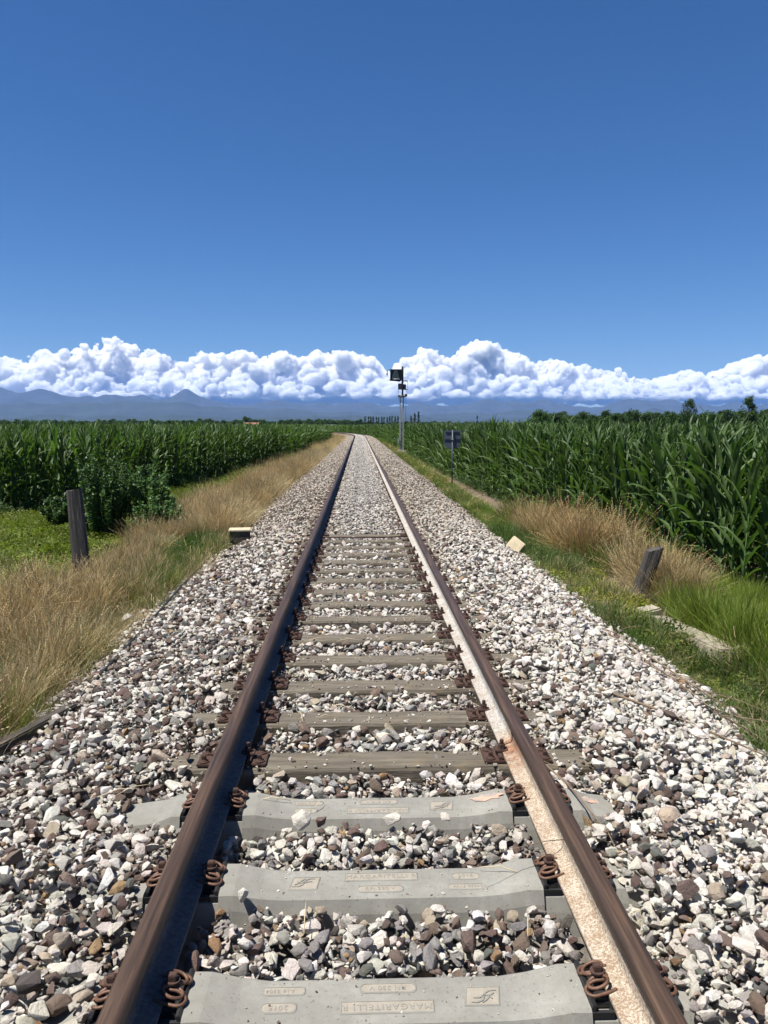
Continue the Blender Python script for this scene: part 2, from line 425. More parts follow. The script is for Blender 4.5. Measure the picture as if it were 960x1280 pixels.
def text_part(txt, size, name='lettering'):
    cu = bpy.data.curves.new('t', 'FONT'); cu.body = txt; cu.size = size; cu.extrude = .0007; cu.align_x = 'CENTER'; cu.align_y = 'CENTER'; cu.space_character = 1.12
    o = bpy.data.objects.new('t', cu); COL.objects.link(o); bpy.context.view_layer.update()
    me = bpy.data.meshes.new_from_object(o.evaluated_get(bpy.context.evaluated_depsgraph_get())); me.name = name
    bpy.data.objects.remove(o); me.materials.clear(); me.materials.append(M['concrete']); return me
def panel(w, h, rnd, skew=0):
    """sunken-looking cartouche: pale field with a raised rim"""
    b = MB(); out = []
    if rnd:
        r = h / 2
        for a in range(-90, 91, 22): out.append((w / 2 - r + r * math.cos(R(a)), r * math.sin(R(a))))
        for a in range(90, 271, 22): out.append((-w / 2 + r + r * math.cos(R(a)), r * math.sin(R(a))))
    else: out = [(w / 2, -h / 2), (w / 2 + skew, h / 2), (-w / 2 + skew, h / 2), (-w / 2, -h / 2)]
    n = len(out); t = .0022
    def off(k, z): 
        return [(x + k * (1 if x > 0 else -1), y + k * (1 if y > 0 else -1), z) for x, y in out]
    b.add([(x, y, .0008) for x, y in out], [tuple(range(n))], 0)
    A = off(0, .0008); B = off(0, t); C = off(.003, t); D = off(.0055, 0)
    b.add(A + B + C + D, [(i, (i + 1) % n, n + (i + 1) % n, n + i) for i in range(n)] + [(n + i, n + (i + 1) % n, 2 * n + (i + 1) % n, 2 * n + i) for i in range(n)] + [(2 * n + i, 2 * n + (i + 1) % n, 3 * n + (i + 1) % n, 3 * n + i) for i in range(n)], 1)
    return b.mesh('marking_panel', [M['concrete_mark'], M['concrete']])
PAN = [('MARGARITELLI R', .28, .044, 0, (0.0, -.036), .0335), ('RFI 230 V', .172, .034, 1, (.005, .044), .026),
       ('A16 2304', .15, .029, 1, (-.335, .040), .021), ('2015', .105, .036, 1, (-.335, -.030), .028)]
text_me = [text_part(p[0], p[5]) for p in PAN]; pan_me = [panel(p[1], p[2], p[3]) for p in PAN]
logo_pan = panel(.100, .072, 0, .012)
def logo_mesh():
    b = MB()
    def ribbon(pts, w):
        V = []; n = len(pts)
        for i, (x, y) in enumerate(pts):
            x0, y0 = pts[max(i - 1, 0)]; x1, y1 = pts[min(i + 1, n - 1)]; d = math.hypot(x1 - x0, y1 - y0) or 1
            nx, ny = -(y1 - y0) / d, (x1 - x0) / d; ww = w * (.35 + .65 * math.sin(math.pi * (i + .5) / n))
            V += [(x + nx * ww, y + ny * ww, .0035), (x - nx * ww, y - ny * ww, .0035), (x + nx * ww, y + ny * ww, .0008), (x - nx * ww, y - ny * ww, .0008)]
        F = []
        for i in range(n - 1):
            a = 4 * i; c = a + 4; F += [(a, a + 1, c + 1, c), (a, c, c + 2, a + 2), (a + 1, a + 3, c + 3, c + 1)]
        b.add([(x * 1.45, y * 1.4, z) for x, y, z in V], F)
    S = [(.030, .019), (.018, .020), (.006, .014), (.002, .004), (-.002, -.008), (-.012, -.015), (-.028, -.016)]
    ribbon(S, .0028); ribbon([(.024, .006), (.012, .006), (.004, .002), (-.004, -.002), (-.012, .002), (-.016, .010)], .0024); ribbon([(-.022, -.008), (-.012, .0), (-.004, .012), (.006, .021)], .002)
    return b.mesh('logo_relief', M['concrete'])
logo_me = logo_mesh()
def concrete_sleeper(y, flip, label, paint=False):
    root = empty('concrete_sleeper', (0, y, 0)); tag(root, label, 'sleeper', 'concrete sleepers nearest the viewer')
    link('body', body_me, root)
    for rx in (-.7535, .7535):
        link('rail_pad', pad_me, root, (rx, 0, 0))
        for s in (-1, 1):      # s = +1: clamp on the +x side of the rail
            px = rx + s * .094; rz = math.pi if s > 0 else 0
            g = link('guide_plate', guide_me, root, (px, 0, -.012), (0, 0, rz))
            link('shoulder_insert', insert_me, root, (px + 0, 0, .0), (0, 0, rz))
            c = link('tension_clamp', clamp_me, root, (px, 0, -.004), (0, 0, rz)); link('bolt', bolt_me, c)
    fz = math.pi if flip else 0; sg = -1 if flip else 1
    for (p, tm, pm) in zip(PAN, text_me, pan_me):
        x, yy = p[4]; x *= -1
        o = link('marking_panel', pm, root, (sg * x, sg * (-yy), -.0292), (0, 0, fz)); link('lettering', tm, o, (0, 0, .0012))
    o = link('logo_panel', logo_pan, root, (sg * -.305, sg * 0.0, -.0292), (0, 0, fz)); link('logo_relief', logo_me, o)
    if paint:
        for xx in (.52, 1.02):
            bb = MB(); n = 14; pts = [(.075 * math.cos(2 * math.pi * k / n) * (1 + .25 * math.sin(k * 2.3)), .028 * math.sin(2 * math.pi * k / n) * (1 + .3 * math.cos(k * 3.1))) for k in range(n)]
            sl = math.atan2(float(sleeper_top(xx + .05) - sleeper_top(xx - .05)), .1)
            bb.add([(x, y_, x * math.tan(sl) + float(0)) for x, y_ in pts], [tuple(range(n))])
            bb.build('paint_mark', M['orange_paint'], root, (xx, .03, float(sleeper_top(xx)) + .003))
concrete_sleeper(2.215, True, 'nearest concrete sleeper, cut off by the bottom of the photo, maker name upside down')
concrete_sleeper(2.83, False, 'middle one of the three concrete sleepers, logo at left and name upright')
concrete_sleeper(3.43, True, 'farthest of the three concrete sleepers, orange paint smears, next to the wooden ones', True)

# ------------------------------------------------------------------ wooden sleepers
def wood_body(seed):
    bm = bmesh.new(); L = 2.46; nx = 60
    secs = []
    for i in range(nx + 1):
        x = -L / 2 + L * i / nx; ring = []
        pr = [(-.125, -.16), (-.122, -.02), (-.112, -.004), (-.06, 0), (0, .001), (.06, 0), (.112, -.004), (.122, -.02), (.125, -.16)]
        pr = [(y_ * .88, z_) for y_, z_ in pr]
        for k, (y, z) in enumerate(pr):
            nz = noise.noise(Vector((x * 2.2, y * 30 + seed * 7.1, seed * 3.3))); n2 = noise.noise(Vector((x * 9, y * 9 + seed * 3, z * 9)))
            e = 1.0 if abs(x) < L / 2 - .03 else .93
            ring.append(bm.verts.new((x, y * e + .006 * n2, z + .007 * nz * (z > -.1) - (.012 if e < 1 and z > -.1 else 0))))
        secs.append(ring)
    for a, c in zip(secs, secs[1:]):
        for k in range(8): bm.faces.new((a[k], c[k], c[k + 1], a[k + 1]))
    bm.faces.new(secs[0]); bm.faces.new(secs[-1][::-1])
    me = bpy.data.meshes.new('body'); bm.to_mesh(me); bm.free(); me.materials.append(M['wood']); return me
wood_me = [wood_body(s) for s in range(4)]
b = MB(); b.box((0, 0, 0), (.36, .165, .014), bev=.003)
for s in (-1, 1): b.box((s * .092, 0, .014), (.022, .155, .022), bev=.003); b.box((s * .062, 0, .020), (.07, .062, .014), bev=.003)
plate_me = b.mesh('baseplate', M['rust'])
b = MB(); b.cyl((0, 0, .0), .026, .008, 14); b.cyl((0, 0, .008), .020, .010, 14, r2=.014); b.box((0, 0, .028), (.022, .022, .022), bev=.003); screw_me = b.mesh('coach_screw', M['rust'])
b = MB(); b.box((0, 0, .006), (.075, .055, .013), bev=.003); b.cyl((0, 0, .012), .011, .05, 10); b.cyl((0, 0, .013), .020, .006, 12); b.cyl((0, 0, .020), .019, .018, 6); clip_me = b.mesh('rail_clip', M['rust'])
WY = [3.93 + .6 * k for k in range(96)]
ORD = ['first', 'second', 'third', 'fourth', 'fifth', 'sixth', 'seventh', 'eighth', 'ninth', 'tenth', 'eleventh', 'twelfth']
base_full = None
for k, y in enumerate(WY):
    jr = random.uniform(-.008, .008)
    if k < 12: lab = '%s wooden sleeper beyond the concrete ones, grey brown and weathered, with rusty baseplates' % ORD[k]; gr = 'wooden sleepers under the rails'
    else: lab = 'weathered wooden sleeper far up the track, mostly sunk in the grey ballast'; gr = 'far wooden sleepers sunk in ballast'
    if k < 12:
        root = empty('wooden_sleeper', (random.uniform(-.02, .02), y + random.uniform(-.015, .015), -.022), jr); tag(root, lab, 'sleeper', gr)
        link('body', wood_me[k % 4], root, (0, 0, 0), (0, 0, math.pi * (k % 2)))
        for rx in (-.7535, .7535):
            p = link('baseplate', plate_me, root, (rx - root.location.x, 0, .010))
            for s in (-1, 1):
                link('rail_clip', clip_me, p, (s * .078, 0, .027))
                for q in (-1, 1): link('coach_screw', screw_me, p, (s * .145, q * .052, .006))
    else:
        root = link('wooden_sleeper', wood_me[k % 4], None, (random.uniform(-.02, .02), y, -.022), (0, 0, jr + math.pi * (k % 2))); tag(root, lab, 'sleeper', gr)
        if k < 50:
            for rx in (-.7535, .7535):
                link('baseplate', plate_me, root, ((rx - root.location.x) * (-1 if k % 2 else 1), 0, .010))

# ------------------------------------------------------------------ scattering
def proto(name, me):
    o = bpy.data.objects.new(name, me); return o
def scatter(name, label, protos, pts, rot, scl, tint=None, idx=None, kind='stuff'):
    pts = np.asarray(pts, np.float32); n = len(pts)
    me = bpy.data.meshes.new(name); me.vertices.add(n); me.vertices.foreach_set('co', pts.ravel())
    def attr(nm, typ, arr, key):
        a = me.attributes.new(nm, typ, 'POINT'); a.data.foreach_set(key, np.asarray(arr).ravel())
    attr('rot', 'FLOAT_VECTOR', np.asarray(rot, np.float32), 'vector')
    scl = np.asarray(scl, np.float32)
    if scl.ndim == 1: scl = np.repeat(scl[:, None], 3, 1)
    attr('scl', 'FLOAT_VECTOR', scl, 'vector')
    if tint is None: tint = np.ones((n, 3))
    attr('tint', 'FLOAT_COLOR', np.hstack([tint, np.ones((n, 1))]).astype(np.float32), 'color')
    if idx is None: idx = rng.integers(0, len(protos), n)
    attr('idx', 'INT', np.asarray(idx, np.int32), 'value')
    me.update()
    o = link(name, me)
    col = bpy.data.collections.new('src_' + name)
    for i, p in enumerate(protos):
        ob = bpy.data.objects.new('%03d_%s' % (i, name), p); col.objects.link(ob)
    g = bpy.data.node_groups.new('scatter_' + name, 'GeometryNodeTree')
    g.interface.new_socket('Geometry', in_out='INPUT', socket_type='NodeSocketGeometry')
    g.interface.new_socket('Geometry', in_out='OUTPUT', socket_type='NodeSocketGeometry')
    N = g.nodes; L = g.links
    gi = N.new('NodeGroupInput'); go = N.new('NodeGroupOutput')
    m2p = N.new('GeometryNodeMeshToPoints'); iop = N.new('GeometryNodeInstanceOnPoints'); ci = N.new('GeometryNodeCollectionInfo')
    ci.inputs['Collection'].default_value = col; ci.inputs['Separate Children'].default_value = True; ci.inputs['Reset Children'].default_value = True
    def na(nm, dt):
        a = N.new('GeometryNodeInputNamedAttribute'); a.data_type = dt; a.inputs['Name'].default_value = nm; return a.outputs['Attribute']
    iop.inputs['Pick Instance'].default_value = True
    L.new(gi.outputs[0], m2p.inputs['Mesh']); L.new(m2p.outputs[0], iop.inputs['Points']); L.new(ci.outputs[0], iop.inputs['Instance'])
    e2r = N.new('FunctionNodeEulerToRotation'); L.new(na('rot', 'FLOAT_VECTOR'), e2r.inputs[0])
    L.new(na('idx', 'INT'), iop.inputs['Instance Index']); L.new(e2r.outputs[0], iop.inputs['Rotation']); L.new(na('scl', 'FLOAT_VECTOR'), iop.inputs['Scale'])
    L.new(iop.outputs[0], go.inputs[0])
    md = o.modifiers.new('scatter', 'NODES'); md.node_group = g
    tag(o, label, None, None, kind)
    return o

# ------------------------------------------------------------------ ballast
def stone_mesh(seed):
    r = random.Random(seed); bm = bmesh.new()
    ax = (1.0, r.uniform(.66, .95), r.uniform(.5, .78))
    for k in range(r.randint(11, 17)):
        v = Vector((r.gauss(0, 1), r.gauss(0, 1), r.gauss(0, 1))).normalized() * r.uniform(.82, 1.0)
        bm.verts.new((v.x * ax[0], v.y * ax[1], v.z * ax[2]))
    res = bmesh.ops.convex_hull(bm, input=bm.verts)
    bmesh.ops.delete(bm, geom=[v for v in bm.verts if not v.link_faces], context='VERTS')
    bmesh.ops.dissolve_limit(bm, angle_limit=R(14), verts=bm.verts, edges=bm.edges)
    bmesh.ops.bevel(bm, geom=list(bm.edges), offset=.07, segments=2, profile=.6, affect='EDGES', clamp_overlap=True)
    bmesh.ops.triangulate(bm, faces=bm.faces)
    me = bpy.data.meshes.new('stone'); bm.to_mesh(me); bm.free(); me.materials.append(M['stone'])
    me.polygons.foreach_set('use_smooth', [True] * len(me.polygons))
    try: me.set_sharp_from_angle(angle=R(28))
    except Exception: pass
    return me
STONES = [stone_mesh(100 + s) for s in range(20)]
def target_z(x, y):
    t = np.interp(x, [-2.75, -2.45, -1.95, -1.35, -1.1, -.9, .9, 1.1, 1.35, 1.9, 2.45, 2.8], [-.50, -.38, -.20, -.045, -.02, -.045, -.045, -.0, .015, -.06, -.33, -.46])
    return t
def stone_colours(x, y, n):
    # palette with place-dependent shares
    pal = np.array([(.74, .69, .61), (.62, .575, .50), (.80, .765, .70), (.36, .345, .32), (.27, .255, .24), (.165, .118, .10), (.15, .155, .135), (.215, .158, .125), (.36, .24, .13), (.10, .085, .078), (.48, .40, .31)])
    w = np.array([.30, .17, .16, .08, .05, .10, .04, .08, .015, .035, .05])[None].repeat(n, 0)
    brown = np.clip((-x - .9) * .9, 0, 1) * .9 + np.clip((y - 9) / 18, 0, 1) * .55 * (np.abs(x) > .72)
    lowf = np.array([noise.noise(Vector((float(a) * 1.1, float(b_) * .8, 3))) for a, b_ in zip(x, y)])
    brown = np.clip(brown + lowf * 1.0, 0, 1.3)
    w[:, [5, 6, 7, 9, 4]] *= (1 + 1.6 * brown)[:, None]
    white = np.clip((x - .8) * .9, 0, 1) * 1.5 * np.clip(1 - (y - 8) / 14, 0, 1); w[:, [0, 2]] *= (1 + 1.6 * white)[:, None]
    mid = (np.abs(x) < .7) * 1.0; w[:, [3, 4]] *= (1 + 1.3 * mid)[:, None]
    cw = np.cumsum(w / w.sum(1, keepdims=True), 1); u = rng.random(n)[:, None]; ci = (u > cw).sum(1).clip(0, len(pal) - 1)
    c = pal[ci] * rng.uniform(.82, 1.12, (n, 1)) * rng.uniform(.96, 1.04, (n, 3))
    outer = np.clip((y - 9) / 8, 0, 1) * (np.abs(x) > .72); c = c * (1 - .22 * outer[:, None]) * (1 - outer[:, None] * np.array([0, .04, .10]))
    near_rail = np.exp(-((np.abs(x) - .7535) / .16) ** 2)      # iron dust beside the rails
    c = c * (1 - .35 * near_rail[:, None]) + np.array([.10, .055, .035]) * (.35 * near_rail[:, None])
    return np.clip(c, 0, .85)
def build_ballast():
    x0, x1, y0, y1, g = -2.85, 2.85, 1.25, 12.5, .0125
    nx = int((x1 - x0) / g); ny = int((y1 - y0) / g)
    X = x0 + g * np.arange(nx); Y = y0 + g * np.arange(ny)
    hm = np.repeat((target_z(X, 0) - .10)[:, None], ny, 1).astype(np.float32)
    tg = np.repeat(target_z(X, 0)[:, None], ny, 1).astype(np.float32)
    tg += np.array([[.018 * noise.noise(Vector((a * 2.5, b_ * 2.5, 0))) for b_ in Y[::8]] for a in X]).repeat(8, 1)[:, :ny]
    block = np.zeros((nx, ny), bool)
    for s in (-1, 1): block[np.abs(X - s * .7535) < .062, :] = True
    for yy in (2.215, 2.83, 3.43):
        m = (np.abs(Y - yy) < .118); mx = (X > -(.87 if yy < 3 else 1.16)) & (X < (.86 if yy < 3 else 1.10)); block[np.ix_(mx, m)] = True
        m2 = np.abs(X) < 1.2; hm[np.ix_(m2, m)] = np.maximum(hm[np.ix_(m2, m)], sleeper_top(X[m2])[:, None])
        tops = sleeper_top(X); 
    for yy in WY:
        m = (np.abs(Y - yy) < .088 - max(0, min(.045, (yy - 6) * .012))); mx = (X > -rng.uniform(1.0, 1.13)) & (X < rng.uniform(.96, 1.12)); mh = np.abs(X) < 1.24; hm[np.ix_(mh, np.abs(Y - yy) < .115)] = -.024; block[np.ix_(mx, m)] = True
        mb = (np.abs(Y - yy) < .10)
        for s in (-1, 1): block[np.ix_(np.abs(X - s * .7535) < .20, mb)] = True
    # near concrete sleeper pockets at the clamps
    for yy in (2.215, 2.83, 3.43):
        for s in (-1, 1): block[np.ix_((np.abs(X - s * .7535) < .19) & (np.abs(X) < .89), np.abs(Y - yy) < .14)] = True
    P = []; S = []; 
    tg[np.ix_(np.abs(X) > .88, Y < 3.12)] += .075
    tg[np.ix_(np.abs(X) > .95, Y > 3.7)] += .03
    N1 = 90000
    u = rng.random(N1); size = np.where(u < .52, rng.uniform(.017, .028, N1), np.where(u < .90, rng.uniform(.027, .040, N1), rng.uniform(.038, .056, N1)))
    order = np.argsort(-size[:N1 // 2]); size[:N1 // 2] = size[:N1 // 2][order]
    px = rng.uniform(x0 + .06, x1 - .06, N1); pyy = y0 + .06 + (y1 - y0 - .12) * rng.random(N1) 
    for i in range(N1):
        r = size[i]; gx = int((px[i] - x0) / g); gy = int((pyy[i] - y0) / g); k = max(1, int(r * .8 / g))
        a0, a1, b0, b1 = gx - k, gx + k + 1, gy - k, gy + k + 1
        if a0 < 0 or b0 < 0 or a1 > nx or b1 > ny: continue
        if block[a0:a1, b0:b1].any(): continue
        w = hm[a0:a1, b0:b1]; base = float(np.partition(w.ravel(), int(w.size * .62))[int(w.size * .62)])
        zc = base + r * .42
        if zc + r * .35 > tg[gx, gy] + r * .55: continue
        d = ((np.arange(a0, a1) - gx)[:, None] ** 2 + (np.arange(b0, b1) - gy)[None] ** 2) * (g / r) ** 2
        cap = zc + r * .6 * np.sqrt(np.clip(1 - d, 0, 1)); hm[a0:a1, b0:b1] = np.where(d < 1, np.maximum(w, cap), w)
        P.append((px[i], pyy[i], zc)); S.append(r)
    for i in range(60000):      # fines that trickled into the gaps
        r = rng.uniform(.008, .017); qx = rng.uniform(x0 + .06, x1 - .06); qy = y0 + .06 + (min(y1, 9.0) - y0 - .12) * rng.random(); gx = int((qx - x0) / g); gy = int((qy - y0) / g)
        if block[gx, gy]: continue
        w = hm[gx - 1:gx + 2, gy - 1:gy + 2]; base = float(np.median(w))
        if base > tg[gx, gy] - .006: continue
        hm[gx, gy] = max(hm[gx, gy], base + r * .8); P.append((qx, qy, base + r * .3)); S.append(r)
    # some stones lying on the sleepers
    for (a, b_, z, r) in [(-.345, 3.27, .00, .055), (-.26, 3.265, -.01, .04), (.06, 3.27, -.005, .042), (.30, 3.27, .0, .03), (-.52, 2.70, .01, .035), (.48, 3.56, .0, .04), (-.48, 9.42, .03, .055), (-.7, 6.4, .03, .03), (.42, 8.1, .02, .03), (-.95, 4.56, .01, .03), (-1.0, 3.93, .01, .03), (-1.05, 2.86, -.02, .045), (1.04, 2.2, 0, .04), (-.98, 2.2, 0, .04)]:
        P.append((a, b_, z)); S.append(r)
    for yy in WY[:14]:
        for q in range(150):
            xx = rng.uniform(-1.15, 1.15); P.append((xx, yy + rng.choice((-1, 1)) * .098 * (1 - rng.random() ** 2.2), -.018)); S.append(rng.uniform(.003, .010) if q < 125 else rng.uniform(.012, .02))
    for yy in (2.215, 2.83, 3.43):
        for q in range(45):
            xx = rng.uniform(-.6, .6); P.append((xx, yy + rng.choice((-1, 1)) * .088 * (1 - rng.random() ** 3), float(sleeper_top(xx)) + .002)); S.append(rng.uniform(.002, .006))
    for s_ in (-1, 1):
        for q in range(1500): P.append((s_ * .7535 + rng.choice((-1, 1)) * rng.uniform(.08, .2), rng.uniform(3.8, 12), -.015 - rng.uniform(0, .05))); S.append(rng.uniform(.004, .014))
    P = np.array(P); S = np.array(S); n = len(P)
    print('near stones', n)
    tint = stone_colours(P[:, 0], P[:, 1], n)
    rot = np.stack([rng.normal(0, .45, n), rng.normal(0, .45, n), rng.uniform(0, 6.283, n)], 1)
    scl = S[:, None] * rng.uniform(.88, 1.15, (n, 3)) * np.array([1.12, 1.0, 1.0])
    # farther ballast: one close-packed layer
    Q = []; QS = []
    y = 12.4
    gx_, gy_ = .045, .047
    ys_ = np.arange(12.4, 60, gy_); xs_ = np.arange(-2.6, 2.6, gx_)
    A, B = np.meshgrid(xs_, ys_); A = A.ravel(); B = B.ravel()
    ys2 = np.arange(60, 165, .075); xs2 = np.arange(-2.5, 2.5, .07); A2, B2 = np.meshgrid(xs2, ys2)
    A = np.concatenate([A, A2.ravel()]); B = np.concatenate([B, B2.ravel()]); far = B > 60
    A = A + rng.uniform(-.03, .03, len(A)); B = B + rng.uniform(-.03, .03, len(B))
    tz = target_z(A, B) + .035 * (np.abs(A) < .62) * np.clip((B - 11) / 3, 0, 1) + .012 * np.sin(A * 9) * np.sin(B * 7)
    k = (np.abs(np.abs(A) - .7535) > .075)
    k &= ~((np.abs(((B - 3.93 + .3) % .6) - .3) < .05) & (np.abs(A) < 1.15) & (rng.random(len(A)) > np.clip((B - 11) / 6, 0, 1) + (np.abs(A) > .8) * -.35) & (B < 30))
    fringe = np.abs(A) > 2.2; k &= ~(fringe & (rng.random(len(A)) < .45))
    A, B, tz, far = A[k], B[k], tz[k], far[k]; m = len(A)
    tint2 = stone_colours(A, B, m)
    grey = np.exp(-((A / .5) ** 2)) * np.clip((B - 10) / 10, 0, 1); tint2 = tint2 * (1 - .5 * grey[:, None]) + np.array([.31, .30, .28]) * (.5 * grey[:, None])
    P2 = np.stack([A + cxv(B), B, tz + rng.uniform(-.02, .022, m)], 1)
    S2 = np.where(far, .045, rng.uniform(.022, .04, m))
    rot2 = np.stack([rng.normal(0, .45, m), rng.normal(0, .45, m), rng.uniform(0, 6.283, m)], 1)
    scl2 = S2[:, None] * rng.uniform(.9, 1.15, (m, 3))
    print('far stones', m)
    scatter('ballast_stones', 'white, grey and brown crushed stone ballast around the sleepers', STONES, np.vstack([P, P2]), np.vstack([rot, rot2]), np.vstack([scl, scl2]), np.vstack([tint, tint2]))
build_ballast()

# ------------------------------------------------------------------ grass prototypes
def blade(b, base, h, lean, az, w, droop=1.0, seg=5, mi=0, head=False):
    pts = []; d = Vector((math.cos(az), math.sin(az), 0)); side = Vector((-d.y, d.x, 0)); side = (side * math.cos(.6) + d * math.sin(.6) * random.choice((-1, 1))).normalized()
    V = []
    for i in range(seg + 1):
        t = i / seg; x = lean * h * (t ** (1.6)) * droop; z = h * (t - .28 * lean * droop * t * t * t)
        ww = w * (1 - t ** 1.8) if i < seg else w * .08
        p = Vector(base) + d * x + Vector((0, 0, z)); V += [p - side * ww / 2, p + side * ww / 2]; tip = p
    b.add(V, [(2 * i, 2 * i + 1, 2 * i + 3, 2 * i + 2) for i in range(seg)], mi, True)
    if head:
        q = (V[-1] + V[-2]) / 2; q0 = (V[-3] + V[-4]) / 2; dd = (q - q0).normalized()
        for k in range(5):
            a = q0 + (q - q0) * (k / 4 * 1.1 + .1); s2 = side * (.006 if k % 2 else -.006)
            b.add([a, a + s2 + dd * .008, a + dd * .026, a - s2 * .6 + dd * .01], [(0, 1, 2, 3)], mi, True)
def tuft(seed, n, hr, spread, w, lean, heads=0.0, mat='grass', seg=5):
    random.seed(seed); b = MB()
    for i in range(n):
        a = random.uniform(0, 6.283); r = spread * math.sqrt(random.random())
        h = random.uniform(*hr); az = a + random.gauss(0, .8)
        blade(b, (r * math.cos(a), r * math.sin(a), -.02), h, max(.05, random.gauss(lean, lean * .4)), az, w * random.uniform(.7, 1.3), 1, seg, 0, random.random() < heads)
    return b.mesh('tuft', M[mat])
def leafy(seed, n, h, spread, ls, mat='grass'):
    random.seed(seed); b = MB()
    for i in range(n):
        a = random.uniform(0, 6.283); r = spread * math.sqrt(random.random()); z = h * random.random() ** .7
        c = Vector((r * math.cos(a), r * math.sin(a), z)); d = Vector((random.gauss(0, 1), random.gauss(0, 1), random.gauss(.3, .6))).normalized(); s = d.cross(Vector((random.random(), random.random(), 1))).normalized(); l = ls * random.uniform(.6, 1.3)
        b.add([c, c + d * l * .5 + s * l * .3, c + d * l, c + d * l * .5 - s * l * .3], [(0, 1, 2, 3)], 0, False)
    return b.mesh('leafy', M[mat])
T_dry = [tuft(s, 60, (.35, .78), .12, .0042, .38, .55, 'dry', 6) for s in range(6)]
T_dry_s = [tuft(20 + s, 50, (.15, .42), .13, .004, .55, .2, 'dry', 5) for s in range(4)]
T_tall = [tuft(40 + s, 34, (.32, .62), .14, .010, .42, .0, 'grass', 6) for s in range(6)]
T_short = [tuft(60 + s, 45, (.08, .22), .10, .006, .5, .0, 'grass', 4) for s in range(4)]
T_clov = [leafy(80 + s, 90, .12, .16, .035) for s in range(4)]
T_weed = [leafy(90 + s, 130, .38, .17, .05) for s in range(4)]
random.seed(11)
def region(n, fx, ylo, yhi, bias=1.0):
    """random (x,y): fx(y) -> (xlo,xhi) arrays, relative to centre line"""
    y = ylo + (yhi - ylo) * rng.random(n) ** bias; lo, hi = fx(y); x = lo + (hi - lo) * rng.random(n); return x, y
def lerp(tab): return lambda y: np.interp(y, [a for a, _ in tab], [b_ for _, b_ in tab])
def grass(name, label, protos, parts, tintf):
    X = []; Y = []; S = []; T = []
    for (x, y, s0, s1, tf) in parts:
        X.append(x); Y.append(y); S.append(rng.uniform(s0, s1, len(x))); T.append((tf or tintf)(len(x)))
    X = np.concatenate(X); Y = np.concatenate(Y); S = np.concatenate(S); T = np.vstack(T); k_ = ~((np.abs(X - 3.42) < .26) & (Y > 6.9) & (Y < 9.1) & (rng.random(len(X)) < .93)) ; X = X[k_]; Y = Y[k_]; S = S[k_]; T = T[k_]; n = len(X)
    lf = np.array([noise.noise(Vector((float(a) * .9, float(b_) * .6, 7))) for a, b_ in zip(X, Y)]); S = S * (1 + .75 * lf)
    fine = np.array([noise.noise(Vector((float(a) * 2.6, float(b_) * 2.2, 9))) for a, b_ in zip(X, Y)]); kk = (fine > (-.1 if 'dry' in name else -.22)) | (rng.random(len(X)) < .25); X = X[kk]; Y = Y[kk]; S = S[kk]; T = T[kk] * (1 + .5 * fine[kk])[:, None]; n = len(X)
    near_post = (np.abs(X + 4.38) < .35) & (Y > 10.3) & (Y < 12.0); S = np.where(near_post, S * .42, S)
    P = np.stack([X + cxv(Y), Y, gz(X, Y) + 0.0], 1)
    wl = np.array([noise.noise(Vector((float(a) * .5, float(b_) * .5, 21))) for a, b_ in zip(X, Y)])
    rot = np.stack([rng.normal(0, .2, n) + .35 * wl, rng.normal(0, .2, n) + .25, rng.uniform(0, 6.283, n)], 1)
    return scatter(name, label, protos, P, rot, np.stack([S * rng.uniform(.9, 1.15, n), S, S * rng.uniform(.8, 1.2, n)], 1), T)
def tn(base, var=.18):
    def f(n): return np.array(base)[None] * rng.uniform(1 - var, 1 + var, (n, 1)) * rng.uniform(.94, 1.06, (n, 3))
    return f
tan = tn((1, 1, 1)); tan_red = tn((1.0, .86, .70)); tan_pale = tn((1.25, 1.22, 1.1))
gr = tn((1, 1, 1)); gr_b = tn((1.5, 1.35, .9)); gr_y = tn((1.75, 1.4, .8)); gr_d = tn((.65, .75, .8)); gr_ol = tn((1.5, 1.15, .9))
def noise_keep(x, y, sc, thr, z=0):
    v = np.array([noise.noise(Vector((float(a) * sc, float(b_) * sc, z))) for a, b_ in zip(x, y)]); return v > thr
def filt(r, sc, thr, z=0):
    k = noise_keep(r[0], r[1], sc, thr, z); return r[0][k], r[1][k]
# dry grass, left: near mass, clump behind the post, long strip along the track
Ln = lambda y: (lerp([(2.5, -4.6), (6, -5.3), (9, -5.6), (11, -4.9), (12.5, -4.3), (14, -4.1)])(y), lerp([(2.5, -2.55), (5, -2.5), (8, -2.6), (11, -3.0), (12.5, -3.3), (14, -3.6)])(y))
Lf = lambda y: (lerp([(15, -4.5), (20, -4.7), (40, -4.3), (110, -3.7)])(y), lerp([(15, -2.75), (20, -2.6), (40, -2.35), (110, -2.2)])(y))
Rt = lambda y: (lerp([(12.6, 3.55), (15, 3.2), (17, 3.4)])(y), lerp([(12.6, 4.5), (15, 4.7), (17, 4.3)])(y))
Rp = lambda y: (lerp([(9.6, 3.75), (11.6, 3.85)])(y), lerp([(9.6, 4.25), (11.6, 4.8)])(y))
p = []
a = region(2300, Ln, .5, 13.6); p.append((*a, .42, .78, tan))
a = region(400, Ln, 4.0, 13.6); p.append((*a, .45, .85, tan_red))
a = region(2600, Lf, 14.6, 60, 1.4); p.append((*a, .6, .95, tan)); a = region(900, Lf, 14.6, 40, 1.2); p.append((*a, .6, .95, tan_red))
a = region(1600, Lf, 60, 150); p.append((*a, .6, 1.0, tan_pale))
a = region(300, Rt, 12.6, 17); p.append((*a, .75, 1.2, tan_red)); a = region(130, Rt, 12.6, 17); p.append((*a, .75, 1.15, tan))
a = region(130, Rp, 9.5, 11.6); p.append((*a, .6, 1.0, tan)); a = region(70, Rp, 9.5, 11.6); p.append((*a, .7, 1.0, tan_red))
